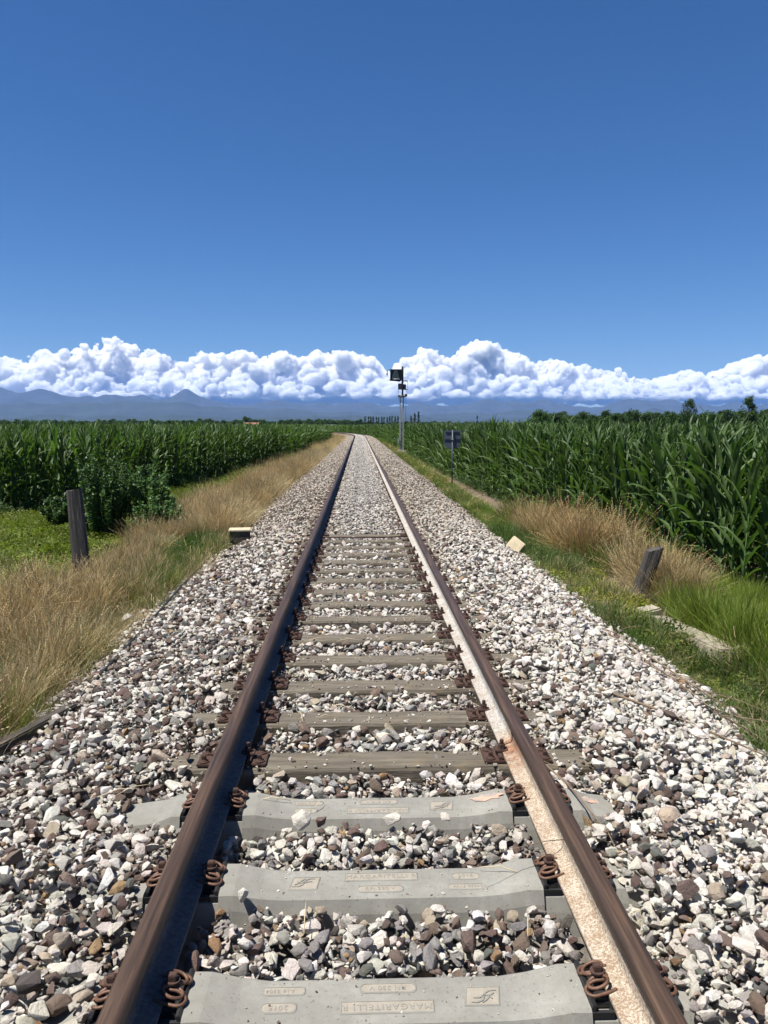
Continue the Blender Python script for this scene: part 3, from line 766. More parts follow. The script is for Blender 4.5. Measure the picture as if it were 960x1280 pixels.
grass('dry_grass', 'tan dry grass with seed heads beside the ballast', T_dry, p, tan)
# thin dry tufts
VergeR = lambda y: (lerp([(3.5, 2.45), (60, 2.55)])(y), lerp([(3.5, 3.6), (12, 3.4), (60, 3.4)])(y))
LE = lambda y: (lerp([(3, -2.85), (60, -2.7)])(y), lerp([(3, -2.35), (60, -2.3)])(y))
p = []
a = region(420, LE, 3, 20); p.append((*a, .5, 1.0, tan)); a = region(520, VergeR, .5, 12); p.append((*a, .5, 1.0, tan)); a = region(900, VergeR, 12, 90); p.append((*a, .5, .9, tan_pale))
a = region(500, Lf, 14.6, 60); p.append((*a, .7, 1.1, tan_pale))
a = filt(region(900, lambda y: (0 * y + 3.2, er(y) + .2), 17, 90), .5, .0); p.append((*a, .4, .8, tan))
grass('short_dry_grass', 'short dry grass stalks along the ballast edges', T_dry_s, p, tan)
# green grass
p = []
BR = lambda y: (lerp([(3.5, 3.0), (7.0, 3.6), (9.5, 3.85), (12, 4.5), (14, 4.7)])(y), lerp([(3.5, 5.2), (7, 6.0), (9, 5.8), (12, 5.3), (14, 5.1)])(y))
a = region(3900, BR, .5, 13.6); p.append((*a, .42, .78, gr_b)); a = region(2200, BR, .5, 13.6); p.append((*a, .45, .85, gr_y)); a = region(350, BR, 3.4, 13.6); p.append((*a, .5, .9, tn((3.2, 2.6, 1.8))))
a = region(240, lambda y: (lerp([(9, -3.4), (12, -3.8), (16, -3.6)])(y), lerp([(9, -2.6), (16, -2.6)])(y)), 9.5, 15.5); p.append((*a, .5, .85, gr))
a = filt(region(900, Ln, 3.0, 13.6), .6, .0); p.append((*a, .4, .8, gr_ol)); a = filt(region(900, Lf, 14.6, 60), .4, .12); p.append((*a, .4, .8, gr_ol)); a = region(180, LE, 3, 15); p.append((*a, .3, .7, gr_ol))
a = region(260, lambda y: (y * 0 + 2.65, y * 0 + 3.3), 11, 16); p.append((*a, .5, .85, gr))
a = region(260, Rt, 11.6, 18.5); p.append((*a, .7, 1.1, gr_ol))
a = region(300, VergeR, 3.4, 8.5); p.append((*a, .4, .75, gr))
grass('tall_green_grass', 'bright green arching grass on the verges', T_tall, p, gr)
p = []
a = region(2900, VergeR, .5, 16); p.append((*a, .6, 1.3, gr))
a = region(2400, VergeR, 16, 60, 1.3); p.append((*a, .8, 1.5, gr_b)); a = region(2200, lambda y: (0 * y + 2.4, er(y)), 40, 150, 1.3); p.append((*a, .9, 1.7, gr_b))
a = region(3600, lambda y: (el(y) - .3, lerp([(9, -4.6), (15, -4.4), (20, -4.6), (40, -4.2), (110, -3.6)])(y)), 11.5, 60, 1.3); p.append((*a, .8, 1.5, gr_y))
a = region(1500, lambda y: (el(y) - .3, lerp([(40, -4.2), (110, -3.6)])(y)), 60, 150, 1.); p.append((*a, .9, 1.6, gr_b))
a = filt(region(500, lambda y: (0 * y + 1.75, 0 * y + 2.5), 9, 30), 1.3, .12); p.append((*a, .5, 1.1, gr))
a = filt(region(900, lambda y: (0 * y - .6, 0 * y + .6), 55, 130), .3, .15); p.append((*a, .5, 1., gr_ol))
a = filt(region(700, lambda y: (0 * y - 2.2, 0 * y - 1.0), 50, 140), .3, .05); p.append((*a, .5, 1.2, gr_ol))
a = filt(region(700, lambda y: (0 * y + 1.1, 0 * y + 2.5), 60, 140), .3, .05); p.append((*a, .5, 1.2, gr_ol))
a = region(2500, lambda y: (0 * y - 16, el(y) + 3), 9, 23); p.append((*a, .8, 1.4, gr_y))
grass('short_green_grass', 'low green grass on both verges and between rails far off', T_short, p, gr)
p = []
a = region(5200, lambda y: (0 * y - 15, lerp([(9, -5.1), (11, -4.7), (12.5, -4.1), (15, -4.1), (16, -4.6), (23, -4.5)])(y)), 10.5, 23.5); p.append((*a, .8, 1.5, gr_y))
a = region(1500, lambda y: (0 * y - 13, lerp([(4, -5.0), (9, -5.4)])(y)), 4, 11); p.append((*a, .8, 1.4, gr_b))
a = region(2000, lambda y: (el(y) - .2, lerp([(22, -4.6), (40, -4.25), (110, -3.7)])(y)), 22, 90, 1.3); p.append((*a, .8, 1.5, gr_y))
a = region(420, lambda y: (0 * y + 2.6, 0 * y + 3.5), 8.6, 11.4); p.append((*a, .6, 1.1, tn((3.2, 2.1, .8)))); 
a = region(1300, VergeR, .5, 9); p.append((*a, .6, 1.2, gr)); a = region(600, VergeR, 11, 30); p.append((*a, .6, 1.2, gr))
grass('ground_cover', 'low yellow green clover like cover beside the fields', T_clov, p, gr)
p = []
a = region(260, lambda y: (0 * y + 2.7, lerp([(4, 3.1), (8, 3.7)])(y)), 3.6, 8.6); p.append((*a, .35, .75, gr_ol))
a = region(120, lambda y: (0 * y - 4.0, 0 * y - 2.8), 11.5, 17); p.append((*a, .4, .85, gr_d)); a = filt(region(260, Ln, 3, 13), .5, .1, 3); p.append((*a, .3, .7, gr_ol))
a = region(900, lambda y: (el(y) - .3, el(y) + .5), 21, 60); p.append((*a, .5, 1.0, gr_d))
a = region(500, lambda y: (er(y) - .25, er(y) + .3), 12, 60); p.append((*a, .5, 1.0, gr_d))
a = filt(region(60, lambda y: (0 * y + 1.9, 0 * y + 2.4), 10.5, 14), .6, -.2); p.append((*a, .25, .5, gr))
grass('weeds', 'dark leafy weeds at the foot of the maize and along the ballast', T_weed, p, gr)

# ------------------------------------------------------------------ maize
def maize(seed):
    random.seed(seed); leaf = MB(); stalk = MB(); H = random.uniform(1.9, 2.1)
    stalk.tube([(0, 0, -.02), (.01, 0, .7), (0, .01, 1.4), (.005, 0, H)], [.016, .014, .010, .004], 6)
    n = 13; pl = random.uniform(0, 6.28)
    for k in range(n):
        t = k / (n - 1); z0 = .22 + (H - .30) * t
        az = pl + (math.pi if k % 2 else 0) + random.gauss(0, .25)
        L = (.62 + .42 * math.sin(math.pi * min(1, t * 1.05))) * random.uniform(.88, 1.12)
        if t > .8: L *= .92
        up = R(62) + R(22) * t + random.gauss(0, .08)      # initial elevation
        curl = (2.1 - 1.4 * t) * random.uniform(.6, 1.25)
        w = .105 * random.uniform(.85, 1.15) * (.8 if t > .85 else 1)
        seg = 9; p = Vector((0, 0, z0)); e = up; V = []; d = Vector((math.cos(az), math.sin(az), 0)); sd = Vector((-d.y, d.x, 0)); tw = random.gauss(0, .5)
        ph = random.uniform(0, 6)
        for i in range(seg + 1):
            s = i / seg; ww = w * (.55 + .45 * min(1, s * 5)) * max(.03, (1 - s ** 2.2)) / 2
            fw = d * math.cos(e) + Vector((0, 0, 1)) * math.sin(e); nm = (-d * math.sin(e) + Vector((0, 0, 1)) * math.cos(e))
            ang = tw * s; s1 = sd * math.cos(ang) + nm * math.sin(ang); n1 = nm * math.cos(ang) - sd * math.sin(ang)
            wv = .012 * math.sin(s * 16 + ph) ; wv2 = .012 * math.sin(s * 14 + ph + 2)
            V += [p - s1 * ww + n1 * (ww * .45 + wv), p - s1 * ww * .5 + n1 * ww * .16, p.copy(), p + s1 * ww * .5 + n1 * ww * .16, p + s1 * ww + n1 * (ww * .45 + wv2)]
            p = p + fw * (L / seg); e -= curl / seg * (.35 + 1.3 * s)
        F = []
        for i in range(seg):
            for j in range(4): F.append((i * 5 + j, i * 5 + j + 1, i * 5 + j + 6, i * 5 + j + 5))
        leaf.add(V, F, 0, True)
    return stalk.mesh('stalk', M['maize_stalk']), leaf.mesh('leaves', M['maize'])
MZ = [maize(200 + s) for s in range(7)]
def joined(pair):
    a, c = pair; bm = bmesh.new(); bm.from_mesh(a); nf = len(bm.faces); bm.from_mesh(c)
    bm.faces.ensure_lookup_table()
    for i in range(nf, len(bm.faces)): bm.faces[i].material_index = 1
    me = bpy.data.meshes.new('maize'); bm.to_mesh(me); bm.free(); me.materials.append(M['maize_stalk']); me.materials.append(M['maize']); return me
MZJ = [joined(p_) for p_ in MZ]
random.seed(5)
def mz_place(side, row0, rows, ya, yb, step):
    out = []
    for r_ in range(row0, row0 + rows):
        y = ya + random.random() * step
        while y < yb:
            e = float(el(y) if side < 0 else er(y)); x = e + side * (.05 + .55 * r_) + random.gauss(0, .05)
            out.append((x + float(cxv(y)), y, -.80 + (.03 if abs(x) < 5 else 0), random.uniform(.94, 1.1), random.uniform(0, 6.28))); y += step * random.uniform(.75, 1.25)
    return out
indiv = []
a = mz_place(1, 0, 2, 10.5, 30, .23); indiv += [(q, 1) for q in a[:170]]; rest = a[170:]
a = mz_place(-1, 0, 2, 21.5, 36, .23); indiv += [(q, -1) for q in a[:300 - len(indiv)]]; nl = len(a)
for (q, sd_) in indiv:
    x, y, z, s, rz = q; k = random.randrange(7)
    o = link('maize_plant', MZ[k][0], None, (x, y, float(gz(x, y)) - .02), (random.gauss(0, .04), random.gauss(0, .04), rz)); o.scale = (s, s, s * random.uniform(.95, 1.05) * (1.01 if sd_ > 0 else 1.0))
    c = link('leaves', MZ[k][1], o)
    if sd_ > 0: tag(o, 'tall dark green maize plant in the front rows of the field right of the track', 'maize plant', 'maize plants at the right field edge')
    else: tag(o, 'tall dark green maize plant in the front rows of the field left of the track', 'maize plant', 'maize plants at the left field edge')
def field(name, label, side, extra):
    P = [(x, y, z, s, r_) for x, y, z, s, r_ in extra]
    e_fn = el if side < 0 else er
    # near band behind the front rows, then thinning
    def add(n_rows, r0, ya, yb, step, rowgap):
        for r_ in range(n_rows):
            ys = np.arange(ya, yb, step); ys = ys + rng.uniform(-step * .35, step * .35, len(ys))
            x = e_fn(ys) + side * (.05 + r0 + rowgap * r_) + rng.normal(0, .06, len(ys)) + cxv(ys)
            for a_, b_ in zip(x, ys): P.append((a_, b_, -.80, random.uniform(.92, 1.1), random.uniform(0, 6.28)))
    if side > 0:
        add(2, 0, 30, 60, .26, .6); add(9, 1.1, 9.5, 60, .27, .62); add(12, 0, 60, 170, .5, .75); add(26, 6.8, 9.5, 60, .38, .8); add(40, 27, 14, 60, .7, 1.0)
        add(70, 9, 60, 170, 1.1, 1.2); add(90, 3, 170, 420, 2.4, 2.2)
    else:
        add(2, 0, 36, 60, .26, .6); add(9, 1.1, 21.5, 60, .27, .62); add(12, 0, 60, 170, .5, .75); add(24, 6.8, 22, 60, .38, .8); add(30, 26, 22, 60, .7, 1.0)
        add(70, 9, 60, 170, 1.1, 1.2); add(90, 3, 170, 420, 2.4, 2.2)
    P = np.array(P)
    # front boundary of the left field runs obliquely
    if side < 0:
        k = P[:, 1] > 21.3 + np.clip((-P[:, 0] - 10) * -.12, -3, 0) ; P = P[k]
    n = len(P); print(name, n)
    scl = P[:, 3][:, None] * np.stack([np.ones(n), np.ones(n), rng.uniform(.93, 1.07, n) * (1.01 if side > 0 else 1.0)], 1)
    far = P[:, 1] > 170; scl[far, :2] *= 2.6; mid = (P[:, 1] > 60) & ~far; scl[mid, :2] *= 1.5
    scatter(name, label, MZJ, P[:, :3], np.stack([rng.normal(0, .04, n), rng.normal(0, .04, n), P[:, 4]], 1), scl)
field('maize_field', 'dense dark green maize filling the field right of the track', 1, rest)
field('maize_field', 'dense green maize filling the field left of the track', -1, [])

# ------------------------------------------------------------------ bushes and trees
def leaf_cloud(b, centre, rad, n, ls, squash=1.0, mi=0, r_=random):
    for i in range(n):
        v = Vector((r_.gauss(0, 1), r_.gauss(0, 1), r_.gauss(0, 1))).normalized() * rad * r_.random() ** .45; v.z *= squash
        c = Vector(centre) + v; d = Vector((r_.gauss(0, 1), r_.gauss(0, 1), r_.gauss(0, .7))).normalized(); s = d.cross(Vector((r_.random() - .5, r_.random() - .5, 1))).normalized(); l = ls * r_.uniform(.6, 1.3)
        b.add([c - d * l * .5, c + s * l * .32, c + d * l * .5, c - s * l * .32], [(0, 1, 2, 3)], mi, False)
def bush(loc, h, w, n, label, seed, cat='bush'):
    r_ = random.Random(seed); stems = MB(); lv = MB()
    for k in range(n):
        a = r_.uniform(0, 6.28); rr = w * .5 * math.sqrt(r_.random()); top = Vector((rr * math.cos(a), rr * math.sin(a), h * r_.uniform(.55, 1.0) * (1 - .35 * (rr / (w * .5)) ** 2)))
        base = Vector((top.x * .35, top.y * .35, 0)); mid = (base + top) / 2 + Vector((r_.gauss(0, .04), r_.gauss(0, .04), 0))
        stems.tube([base, mid, top], [.012, .008, .003], 5)
        for q in range(26):
            t = .15 + .85 * q / 25; p_ = base.lerp(top, t); leaf_cloud(lv, p_, .13 * (1.25 - t * .8), 7, .075, 1, 0, r_)
    root = empty('leafy_bush', loc); tag(root, label, cat); stems.build('stems', M['maize_stalk'], root); lv.build('foliage', M['weed'], root)
bush((-5.75, 17.2, -.78), 2.35, 1.5, 60, 'tall dark leafy bush behind the left wooden post, at the maize edge', 1)
bush((-4.85, 17.6, -.76), 1.95, 1.3, 50, 'dark leafy bush just right of the tall one behind the left post', 2)
bush((-4.2, 15.8, -.72), 1.2, 1.2, 40, 'low dark green bush spreading into the dry grass right of the post', 3)
bush((-7.1, 18.9, -.80), 1.0, 1.5, 34, 'small dark weed bush in front of the left maize corner', 4)

def tree_meshes(seed, h, w, trunk_h, n_cl, ls, mat='far_leaf'):
    r_ = random.Random(seed); tr = MB(); cr = MB()
    tr.tube([(0, 0, -.5), (r_.gauss(0, .1), r_.gauss(0, .1), trunk_h), (0, 0, h * .8)], [h * .03, h * .022, h * .006], 7)
    for k in range(n_cl):
        a = r_.uniform(0, 6.28); zz = r_.random(); pr = math.sin(math.pi * min(1, .12 + .85 * zz)) ** .6
        rr = w * .5 * pr * math.sqrt(r_.random()) * .85; z = trunk_h * .8 + (h - trunk_h * .8) * zz * .93
        c = Vector((rr * math.cos(a), rr * math.sin(a), z)); tr.tube([(0, 0, max(trunk_h * .7, z * .6)), c * .5 + Vector((0, 0, z * .42)), c], [h * .008, h * .005, h * .002], 4)
        leaf_cloud(cr, c, w * r_.uniform(.11, .19), 70, ls, .8, 0, r_)
    return tr.mesh('trunk', M['bark']), cr.mesh('crown', M[mat])
TR = [tree_meshes(300 + s, 8, 7.5 + s % 2, 1.6, 42, .55) for s in range(4)]
PO = [tree_meshes(320 + s, 16, 3.0, 1.2, 46, .6) for s in range(3)]
def tree(me, loc, s, label, cat, grp=None, name='broadleaf_tree', rz=None):
    o = link(name, me[0], None, loc, (0, 0, random.uniform(0, 6.28))); o.scale = s if isinstance(s, tuple) else (s, s, s); link('crown', me[1], o); tag(o, label, cat, grp); return o
def at(px, d):   # lateral offset for a photograph column at distance d
    return -.08 + (px - 449) / 962.0 * d
tree(TR[0], (at(677, 250), 250, -.8), (1.15, 1.15, .98), 'round dark tree beyond the right maize, left end of the hedge', 'tree')
tree(TR[1], (at(864, 200), 200, -.8), (.6, .6, 1.12), 'open crowned tree rising over the right maize, nearer the edge', 'tree')
tree(TR[2], (at(940, 190), 190, -.8), (.66, .66, 1.2), 'tallest dark tree over the right maize, close to the right border', 'tree')
tree(TR[3], (at(792, 245), 245, -.8), (.8, .8, .93), 'rounded tree standing a little above the middle of the right hedge', 'tree')
tree(TR[1], (at(912, 196), 196, -.8), (.8, .8, .78), 'low dark tree between the two tallest trees over the right maize', 'tree')
tree(TR[0], (at(310, 560), 560, -.8), (1.3, 1.3, 1.12), 'single round tree above the far left treeline beside the farmhouse', 'tree')
for k in range(13):
    tree(PO[k % 3], (at(457 + k * 3.3 + random.uniform(-.6, .6), 720), 720 + random.uniform(-8, 8), -.8), (.85, .85, random.uniform(.62, .74)), 'slender poplar in the dark row beyond the end of the track', 'poplar', 'poplars in the row beyond the track', 'poplar_tree')
for px_, s_, lb in ((513.5, .66, 'left one of three poplars standing close together right of the signal mast'), (518, .80, 'middle poplar of the three right of the signal mast'), (523, .90, 'right and tallest of three poplars right of the signal mast')):
    tree(PO[random.randrange(3)], (at(px_, 640), 640, -.8), (1.0, 1.0, s_), lb, 'poplar', None, 'poplar_tree')
tree(PO[1], (at(596, 640), 640, -.8), (.62, .62, .68), 'lone thin poplar far behind the maize, right of the square sign', 'poplar', None, 'poplar_tree')
def wood(name, label, pts, smin, smax, hs):
    P = np.array([(x, y, -1.0) for x, y in pts]); n = len(P); s = rng.uniform(smin, smax, n)
    scl = np.stack([s * 1.25, s * 1.25, s * hs * rng.uniform(.8, 1.15, n)], 1)
    scatter(name, label, TWJ, P, np.stack([np.zeros(n), np.zeros(n), rng.uniform(0, 6.28, n)], 1), scl)
def joined2(pair):
    a, c = pair; bm = bmesh.new(); bm.from_mesh(a); nf = len(bm.faces); bm.from_mesh(c); bm.faces.ensure_lookup_table()
    for i in range(nf, len(bm.faces)): bm.faces[i].material_index = 1
    me = bpy.data.meshes.new('tree'); bm.to_mesh(me); bm.free(); me.materials.append(M['bark']); me.materials.append(M['far_leaf']); return me
TWJ = [joined2(t_) for t_ in TR]
pts = []
for px_ in np.arange(-60, 452, 1.6):
    d = 780 + random.uniform(-60, 60) + (60 if px_ < 180 else 0); pts.append((at(px_, d), d))
wood('far_wood', 'dark line of distant trees along the horizon left of the track', pts, .75, 1.1, .92)
pts = []
for px_ in np.arange(430, 680, 1.7):
    d = 900 + random.uniform(-60, 60); pts.append((at(px_, d), d))
wood('far_wood', 'low distant trees along the horizon between track and hedge', pts, .7, 1.0, .8)
pts = []
for px_ in np.arange(668, 1020, 2.2):
    d = 262 + random.uniform(-12, 12) + 70 * (1 - min(1, max(0, .55 + .9 * noise.noise(Vector((px_ / 26, 3, 0))) + (.3 if px_ > 840 else 0)))); pts.append((at(px_, d), d))
wood('hedgerow', 'dark bushy hedgerow beyond the right maize field', pts, .58, .78, 1.2)

def house(loc, rz, w, d_, h, rh, label, wm='wall', rm='roof'):
    root = empty('farmhouse', loc, rz); tag(root, label, 'house')
    b = MB(); b.box((0, 0, h / 2), (w, d_, h)); b.add([(-w / 2, -d_ / 2, h), (-w / 2, d_ / 2, h), (-w / 2, 0, h + rh), (w / 2, -d_ / 2, h), (w / 2, d_ / 2, h), (w / 2, 0, h + rh)], [(0, 2, 1), (3, 4, 5)]); b.build('wall', M[wm], root)
    b = MB(); e = .5
    for s in (-1, 1):
        b.add([(-w / 2 - e, s * (d_ / 2 + e), h - rh * e / (d_ / 2) + .05), (w / 2 + e, s * (d_ / 2 + e), h - rh * e / (d_ / 2) + .05), (w / 2 + e, 0, h + rh + .05), (-w / 2 - e, 0, h + rh + .05),
               (-w / 2 - e, s * (d_ / 2 + e), h - rh * e / (d_ / 2) + .25), (w / 2 + e, s * (d_ / 2 + e), h - rh * e / (d_ / 2) + .25), (w / 2 + e, 0, h + rh + .25), (-w / 2 - e, 0, h + rh + .25)],
              [(0, 1, 2, 3), (4, 5, 6, 7), (0, 1, 5, 4), (0, 3, 7, 4), (1, 2, 6, 5)])
    b.build('roof', M[rm], root)
    for k in (-1, 0, 1):
        b = MB(); b.box((k * w * .3, -d_ / 2 - .03, h * .55), (1.0, .06, 1.3)); b.build('window', M['dark_metal'], root)
house((at(316, 540), 540, -.8), .2, 9, 6, 2.8, 1.1, 'small farmhouse with a reddish roof at the far left treeline')
house((at(408, 420), 420, -.8), -.1, 10, 5, 1.9, .5, 'low pale shed beside the left maize near the curve', 'wall', 'galv')

# ------------------------------------------------------------------ mountains
def ridge(name, d0, d1, prof, base_h, seed, amp, col, az0=-40, az1=40):
    """prof: list of (photo column, elevation in px above horizon) for the crest"""
    na, nr = 520, 26; V = []; F = []
    ks = [k for k, _ in prof]; hs = [h for _, h in prof]
    dm = d0 + (d1 - d0) * .62
    for i in range(na + 1):
        a = az0 + (az1 - az0) * i / na; px_ = 449 + 962 * math.tan(R(a)); crest = float(np.interp(px_, ks, hs)) / 962 * dm / max(.5, math.cos(R(a)))
        n1 = sum(noise.noise(Vector((a * f * .55, seed, 0))) / f ** .9 for f in (1, 2, 4, 9)) * amp + sum((.45 - abs(noise.noise(Vector((a * f, seed + 7, 2))))) / f ** .8 for f in (1.7, 4, 8, 17)) * amp * .9
        for j in range(nr + 1):
            t = j / nr; d = d0 + (d1 - d0) * t; x = math.tan(R(a)) * d; y = d
            prof_t = (t / .62) ** 1.25 if t < .62 else max(0, 1 - (t - .62) / .38)
            rn = 1 - abs(noise.noise(Vector((x / 1500, y / 2600, seed)))) * 1.6; rn2 = noise.noise(Vector((x / 520, y / 800, seed + 4)))
            k = math.sin(math.pi * min(1, t / 1.0)) 
            h = (crest + n1) * prof_t * (.80 + .2 * rn) + k * (rn2 * amp * .9) * (.3 + prof_t) + base_h * prof_t
            V.append((x, y, max(-.8, h) if 0 < j < nr else -30))
    n = nr + 1
    for i in range(na):
        for j in range(nr): F.append((i * n + j, (i + 1) * n + j, (i + 1) * n + j + 1, i * n + j + 1))
    t = NT(name); v = t.pos(); nn = t.noise(v, .0015, 8, .7); t.set(Base_Color=t.ramp(nn, [(.35, col), (.65, tuple(c * 1.9 for c in col))]), Roughness=1.0)
    tag(link('mountains', mesh_from('mountains', V, F, [t.mat], smooth=True)), kind='structure')
crest = [(-500, 36), (-150, 38), (-40, 36), (0, 42), (14, 45), (35, 41), (60, 39), (95, 36), (130, 33), (160, 36), (200, 33), (218, 37), (233, 42), (250, 36), (280, 32), (330, 29), (380, 30), (440, 28), (500, 27), (560, 27), (598, 32), (615, 33), (640, 31), (670, 31), (700, 27), (740, 24), (770, 29), (790, 32), (815, 34), (840, 30), (860, 25), (900, 22), (950, 24), (1100, 27), (1500, 26)]
ridge('far mountains', 19000, 26500, crest, 0, 3.3, 60, (.02, .026, .025))
crest2 = [(-500, 26), (-100, 26), (0, 27), (80, 24), (150, 27), (230, 27), (300, 22), (380, 18), (440, 17), (500, 16), (560, 14), (610, 17), (680, 18), (720, 13), (760, 16), (820, 19), (870, 14), (960, 12), (1500, 14)]
ridge('middle mountains', 14000, 18500, crest2, 0, 8.1, 45, (.016, .024, .02))
crest3 = [(-500, 10), (0, 10), (120, 12), (230, 11), (330, 9), (440, 12), (520, 9), (600, 8), (650, 10), (730, 7), (860, 8), (1500, 8)]
ridge('foothills', 10500, 13500, crest3, 0, 5.7, 28, (.012, .02, .014))

# ------------------------------------------------------------------ clouds
def clouds():
    D = 42000.0; px = D / 962
    sky = [(-420, 448), (-330, 436), (-250, 455), (-160, 442), (-90, 455), (-40, 450), (0, 461), (15, 453), (28, 450), (43, 457), (53, 452), (68, 447), (82, 443), (90, 449), (100, 447), (117, 439), (128, 444), (143, 432), (155, 429), (166, 427), (172, 448), (187, 452), (200, 439), (217, 447), (233, 453), (247, 455), (255, 443), (283, 445), (300, 446), (317, 440), (330, 449), (345, 446), (360, 442), (380, 449), (400, 442), (425, 439), (445, 444), (465, 444), (476, 458), (490, 466), (503, 450), (515, 447), (527, 437), (545, 443), (558, 452), (566, 446), (575, 437), (585, 430), (595, 425), (605, 430), (615, 432), (635, 442), (652, 455), (665, 453), (680, 451), (700, 457), (715, 455), (730, 464), (745, 464), (760, 461), (775, 471), (800, 474), (825, 471), (840, 466), (850, 463), (862, 472), (880, 470), (895, 464), (915, 452), (932, 444), (945, 450), (960, 455), (1010, 440), (1080, 452), (1150, 436), (1260, 450), (1400, 440)]
    kx = [a for a, _ in sky]; ky = [531 - b_ for _, b_ in sky]
    r_ = random.Random(4); S = []
    def top(p): return float(np.interp(p, kx, ky)) - 2.0
    base = 30.5
    # big cores under the skyline
    p = -420.0
    while p < 1400:
        h = top(p); z = base
        while z < h - 4:
            r = min(r_.uniform(9, 17), max(4.5, (h - z) * .55), max(4.5, (h - base) * .45)); zz = min(z + r * .5, h - r)
            S.append((p + r_.gauss(0, 3), r_.uniform(-30, 30) - (zz - base) * .2, zz, r)); z += r * .9
        p += r_.uniform(5, 9)
    # medium billows hugging the skyline and bulging towards the viewer
    for k in range(5200):
        p = r_.uniform(-420, 1400); h = top(p) - 1.5; r = r_.choice((r_.uniform(1.8, 3.5), r_.uniform(2.5, 5.5), r_.uniform(4.5, 8.0)))
        q = r_.random() ** .9; z = base + (h - base - r) * q + r * .2
        dd = -58 * (1 - q) ** .8 * r_.uniform(.55, 1.05) - 5 + r_.gauss(0, 3)
        S.append((p, dd, z, r))
    for k in range(2600):   # small cauliflower knobs on the rim
        p = r_.uniform(-420, 1400); h = top(p); r = r_.uniform(1.0, 3.0); S.append((p, r_.uniform(-28, 4), h - r * r_.uniform(.9, 2.8), r))
    # flat grey base strip
    for k in range(700):
        p = r_.uniform(-420, 1400); S.append((p, r_.uniform(-55, 40), base + r_.uniform(0, 5), r_.uniform(3, 9)))
    bm = bmesh.new(); bmesh.ops.create_icosphere(bm, subdivisions=2, radius=1); bv = np.array([v.co[:] for v in bm.verts]); bf = np.array([[v.index for v in f.verts] for f in bm.faces]); bm.free()
    S = np.array(S); n = len(S)
    C = np.stack([(S[:, 0] - 449) * px, D + S[:, 1] * px * 1.3, S[:, 2] * px], 1)
    flat = np.where(S[:, 2] < base + 5.2, .32, .92)
    V = C[:, None] + bv[None] * (S[:, 3] * px)[:, None, None] * np.stack([np.where(S[:, 2] < base + 5.2, 2.2, 1.12), np.full(n, 1.1), flat], 1)[:, None]
    F = bf[None] + (np.arange(n) * len(bv))[:, None, None]
    V = V.reshape(-1, 3); F = F.reshape(-1, 3)
    me = bpy.data.meshes.new('cloud_bank'); me.vertices.add(len(V)); me.vertices.foreach_set('co', V.astype(np.float32).ravel() / 100.0)
    me.loops.add(F.size); me.loops.foreach_set('vertex_index', F.ravel().astype(np.int32)); me.polygons.add(len(F)); me.polygons.foreach_set('loop_start', (np.arange(len(F)) * 3).astype(np.int32)); me.update(calc_edges=True)
    o = link('cloud_bank', me); o.scale = (100, 100, 100)
    t = NT('cloud'); t.set(Base_Color=(.93, .935, .95), Roughness=1.0); t.bsdf.inputs['Specular IOR Level'].default_value = 0
    t.n.remove(t.bsdf); vs_ = t.new('ShaderNodeVolumeScatter'); vs_.inputs['Color'].default_value = (1, 1, 1, 1); vs_.inputs['Density'].default_value = .013; vs_.inputs['Anisotropy'].default_value = .0
    t.l(vs_.outputs[0], t.out.inputs['Volume'])
    me.materials.append(t.mat)
    rm = o.modifiers.new('remesh', 'REMESH'); rm.mode = 'VOXEL'; rm.voxel_size = .42; rm.use_smooth_shade = True
    for (sz, st, depth) in ((10.0, 6.0, 2), (3.4, 4.2, 3), (1.3, 2.6, 3), (.6, 1.1, 2)):
        tx = bpy.data.textures.new('cloudnoise', 'CLOUDS'); tx.noise_scale = sz; tx.noise_depth = depth; tx.noise_basis = 'ORIGINAL_PERLIN'
        dm = o.modifiers.new('puff', 'DISPLACE'); dm.texture = tx; dm.strength = st; dm.mid_level = .5; dm.texture_coords = 'LOCAL'
    tag(o, 'long bank of white cumulus cloud above the mountains', None, None, 'stuff')
clouds()

# ------------------------------------------------------------------ signal mast and sign
root = empty('signal_mast', (3.24, 60.5, -.5)); tag(root, 'tall railway signal mast with a square black indicator, on a concrete foot beside maize', 'signal')
b = MB(); b.box((-.05, 0, .02), (1.25, 1.0, .30), bev=.03); b.box((0, 0, .20), (.7, .6, .10), bev=.02); b.build('concrete_foot', M['old_concrete'], root)
b = MB()
for s in (-.12, .12): b.box((s, 0, 2.35), (.10, .12, 4.2))
for k in range(14): b.box((0, 0, .45 + k * .3), (.16, .04, .035))
b.box((0, 0, .26), (.4, .3, .03)); b.build('lattice_post', M['galv'], root)
b = MB(); b.cyl((.06, 0, 4.4), .075, 2.35, 12); b.build('upper_tube', M['dark_metal'], root)
b = MB(); b.box((0, 0, 4.42), (.58, .34, .06)); b.cyl((0, 0, 4.45), .24, .12, 14, r2=.12); b.cyl((.30, -.22, 4.52), .11, .22, 12, rot=(R(90), 0, 0)); b.cyl((-.22, -.16, 4.50), .05, .16, 10, rot=(R(90), 0, 0)); b.build('lamp_bracket', M['dark_metal'], root)
b = MB(); b.box((-.12, -.05, 5.20), (.34, .30, .46), bev=.02); b.box((.20, -.02, 5.18), (.26, .26, .38), bev=.02); b.build('relay_box', M['dark_metal'], root)
b = MB(); b.box((-.55, .0, 5.66), (.85, .06, .07), rot=(0, R(8), 0)); b.tube([(.06, 0, 6.50), (-.9, 0, 6.50), (-1.08, 0, 6.46), (-1.14, 0, 6.34), (-1.14, 0, 6.2)], .028, 8)
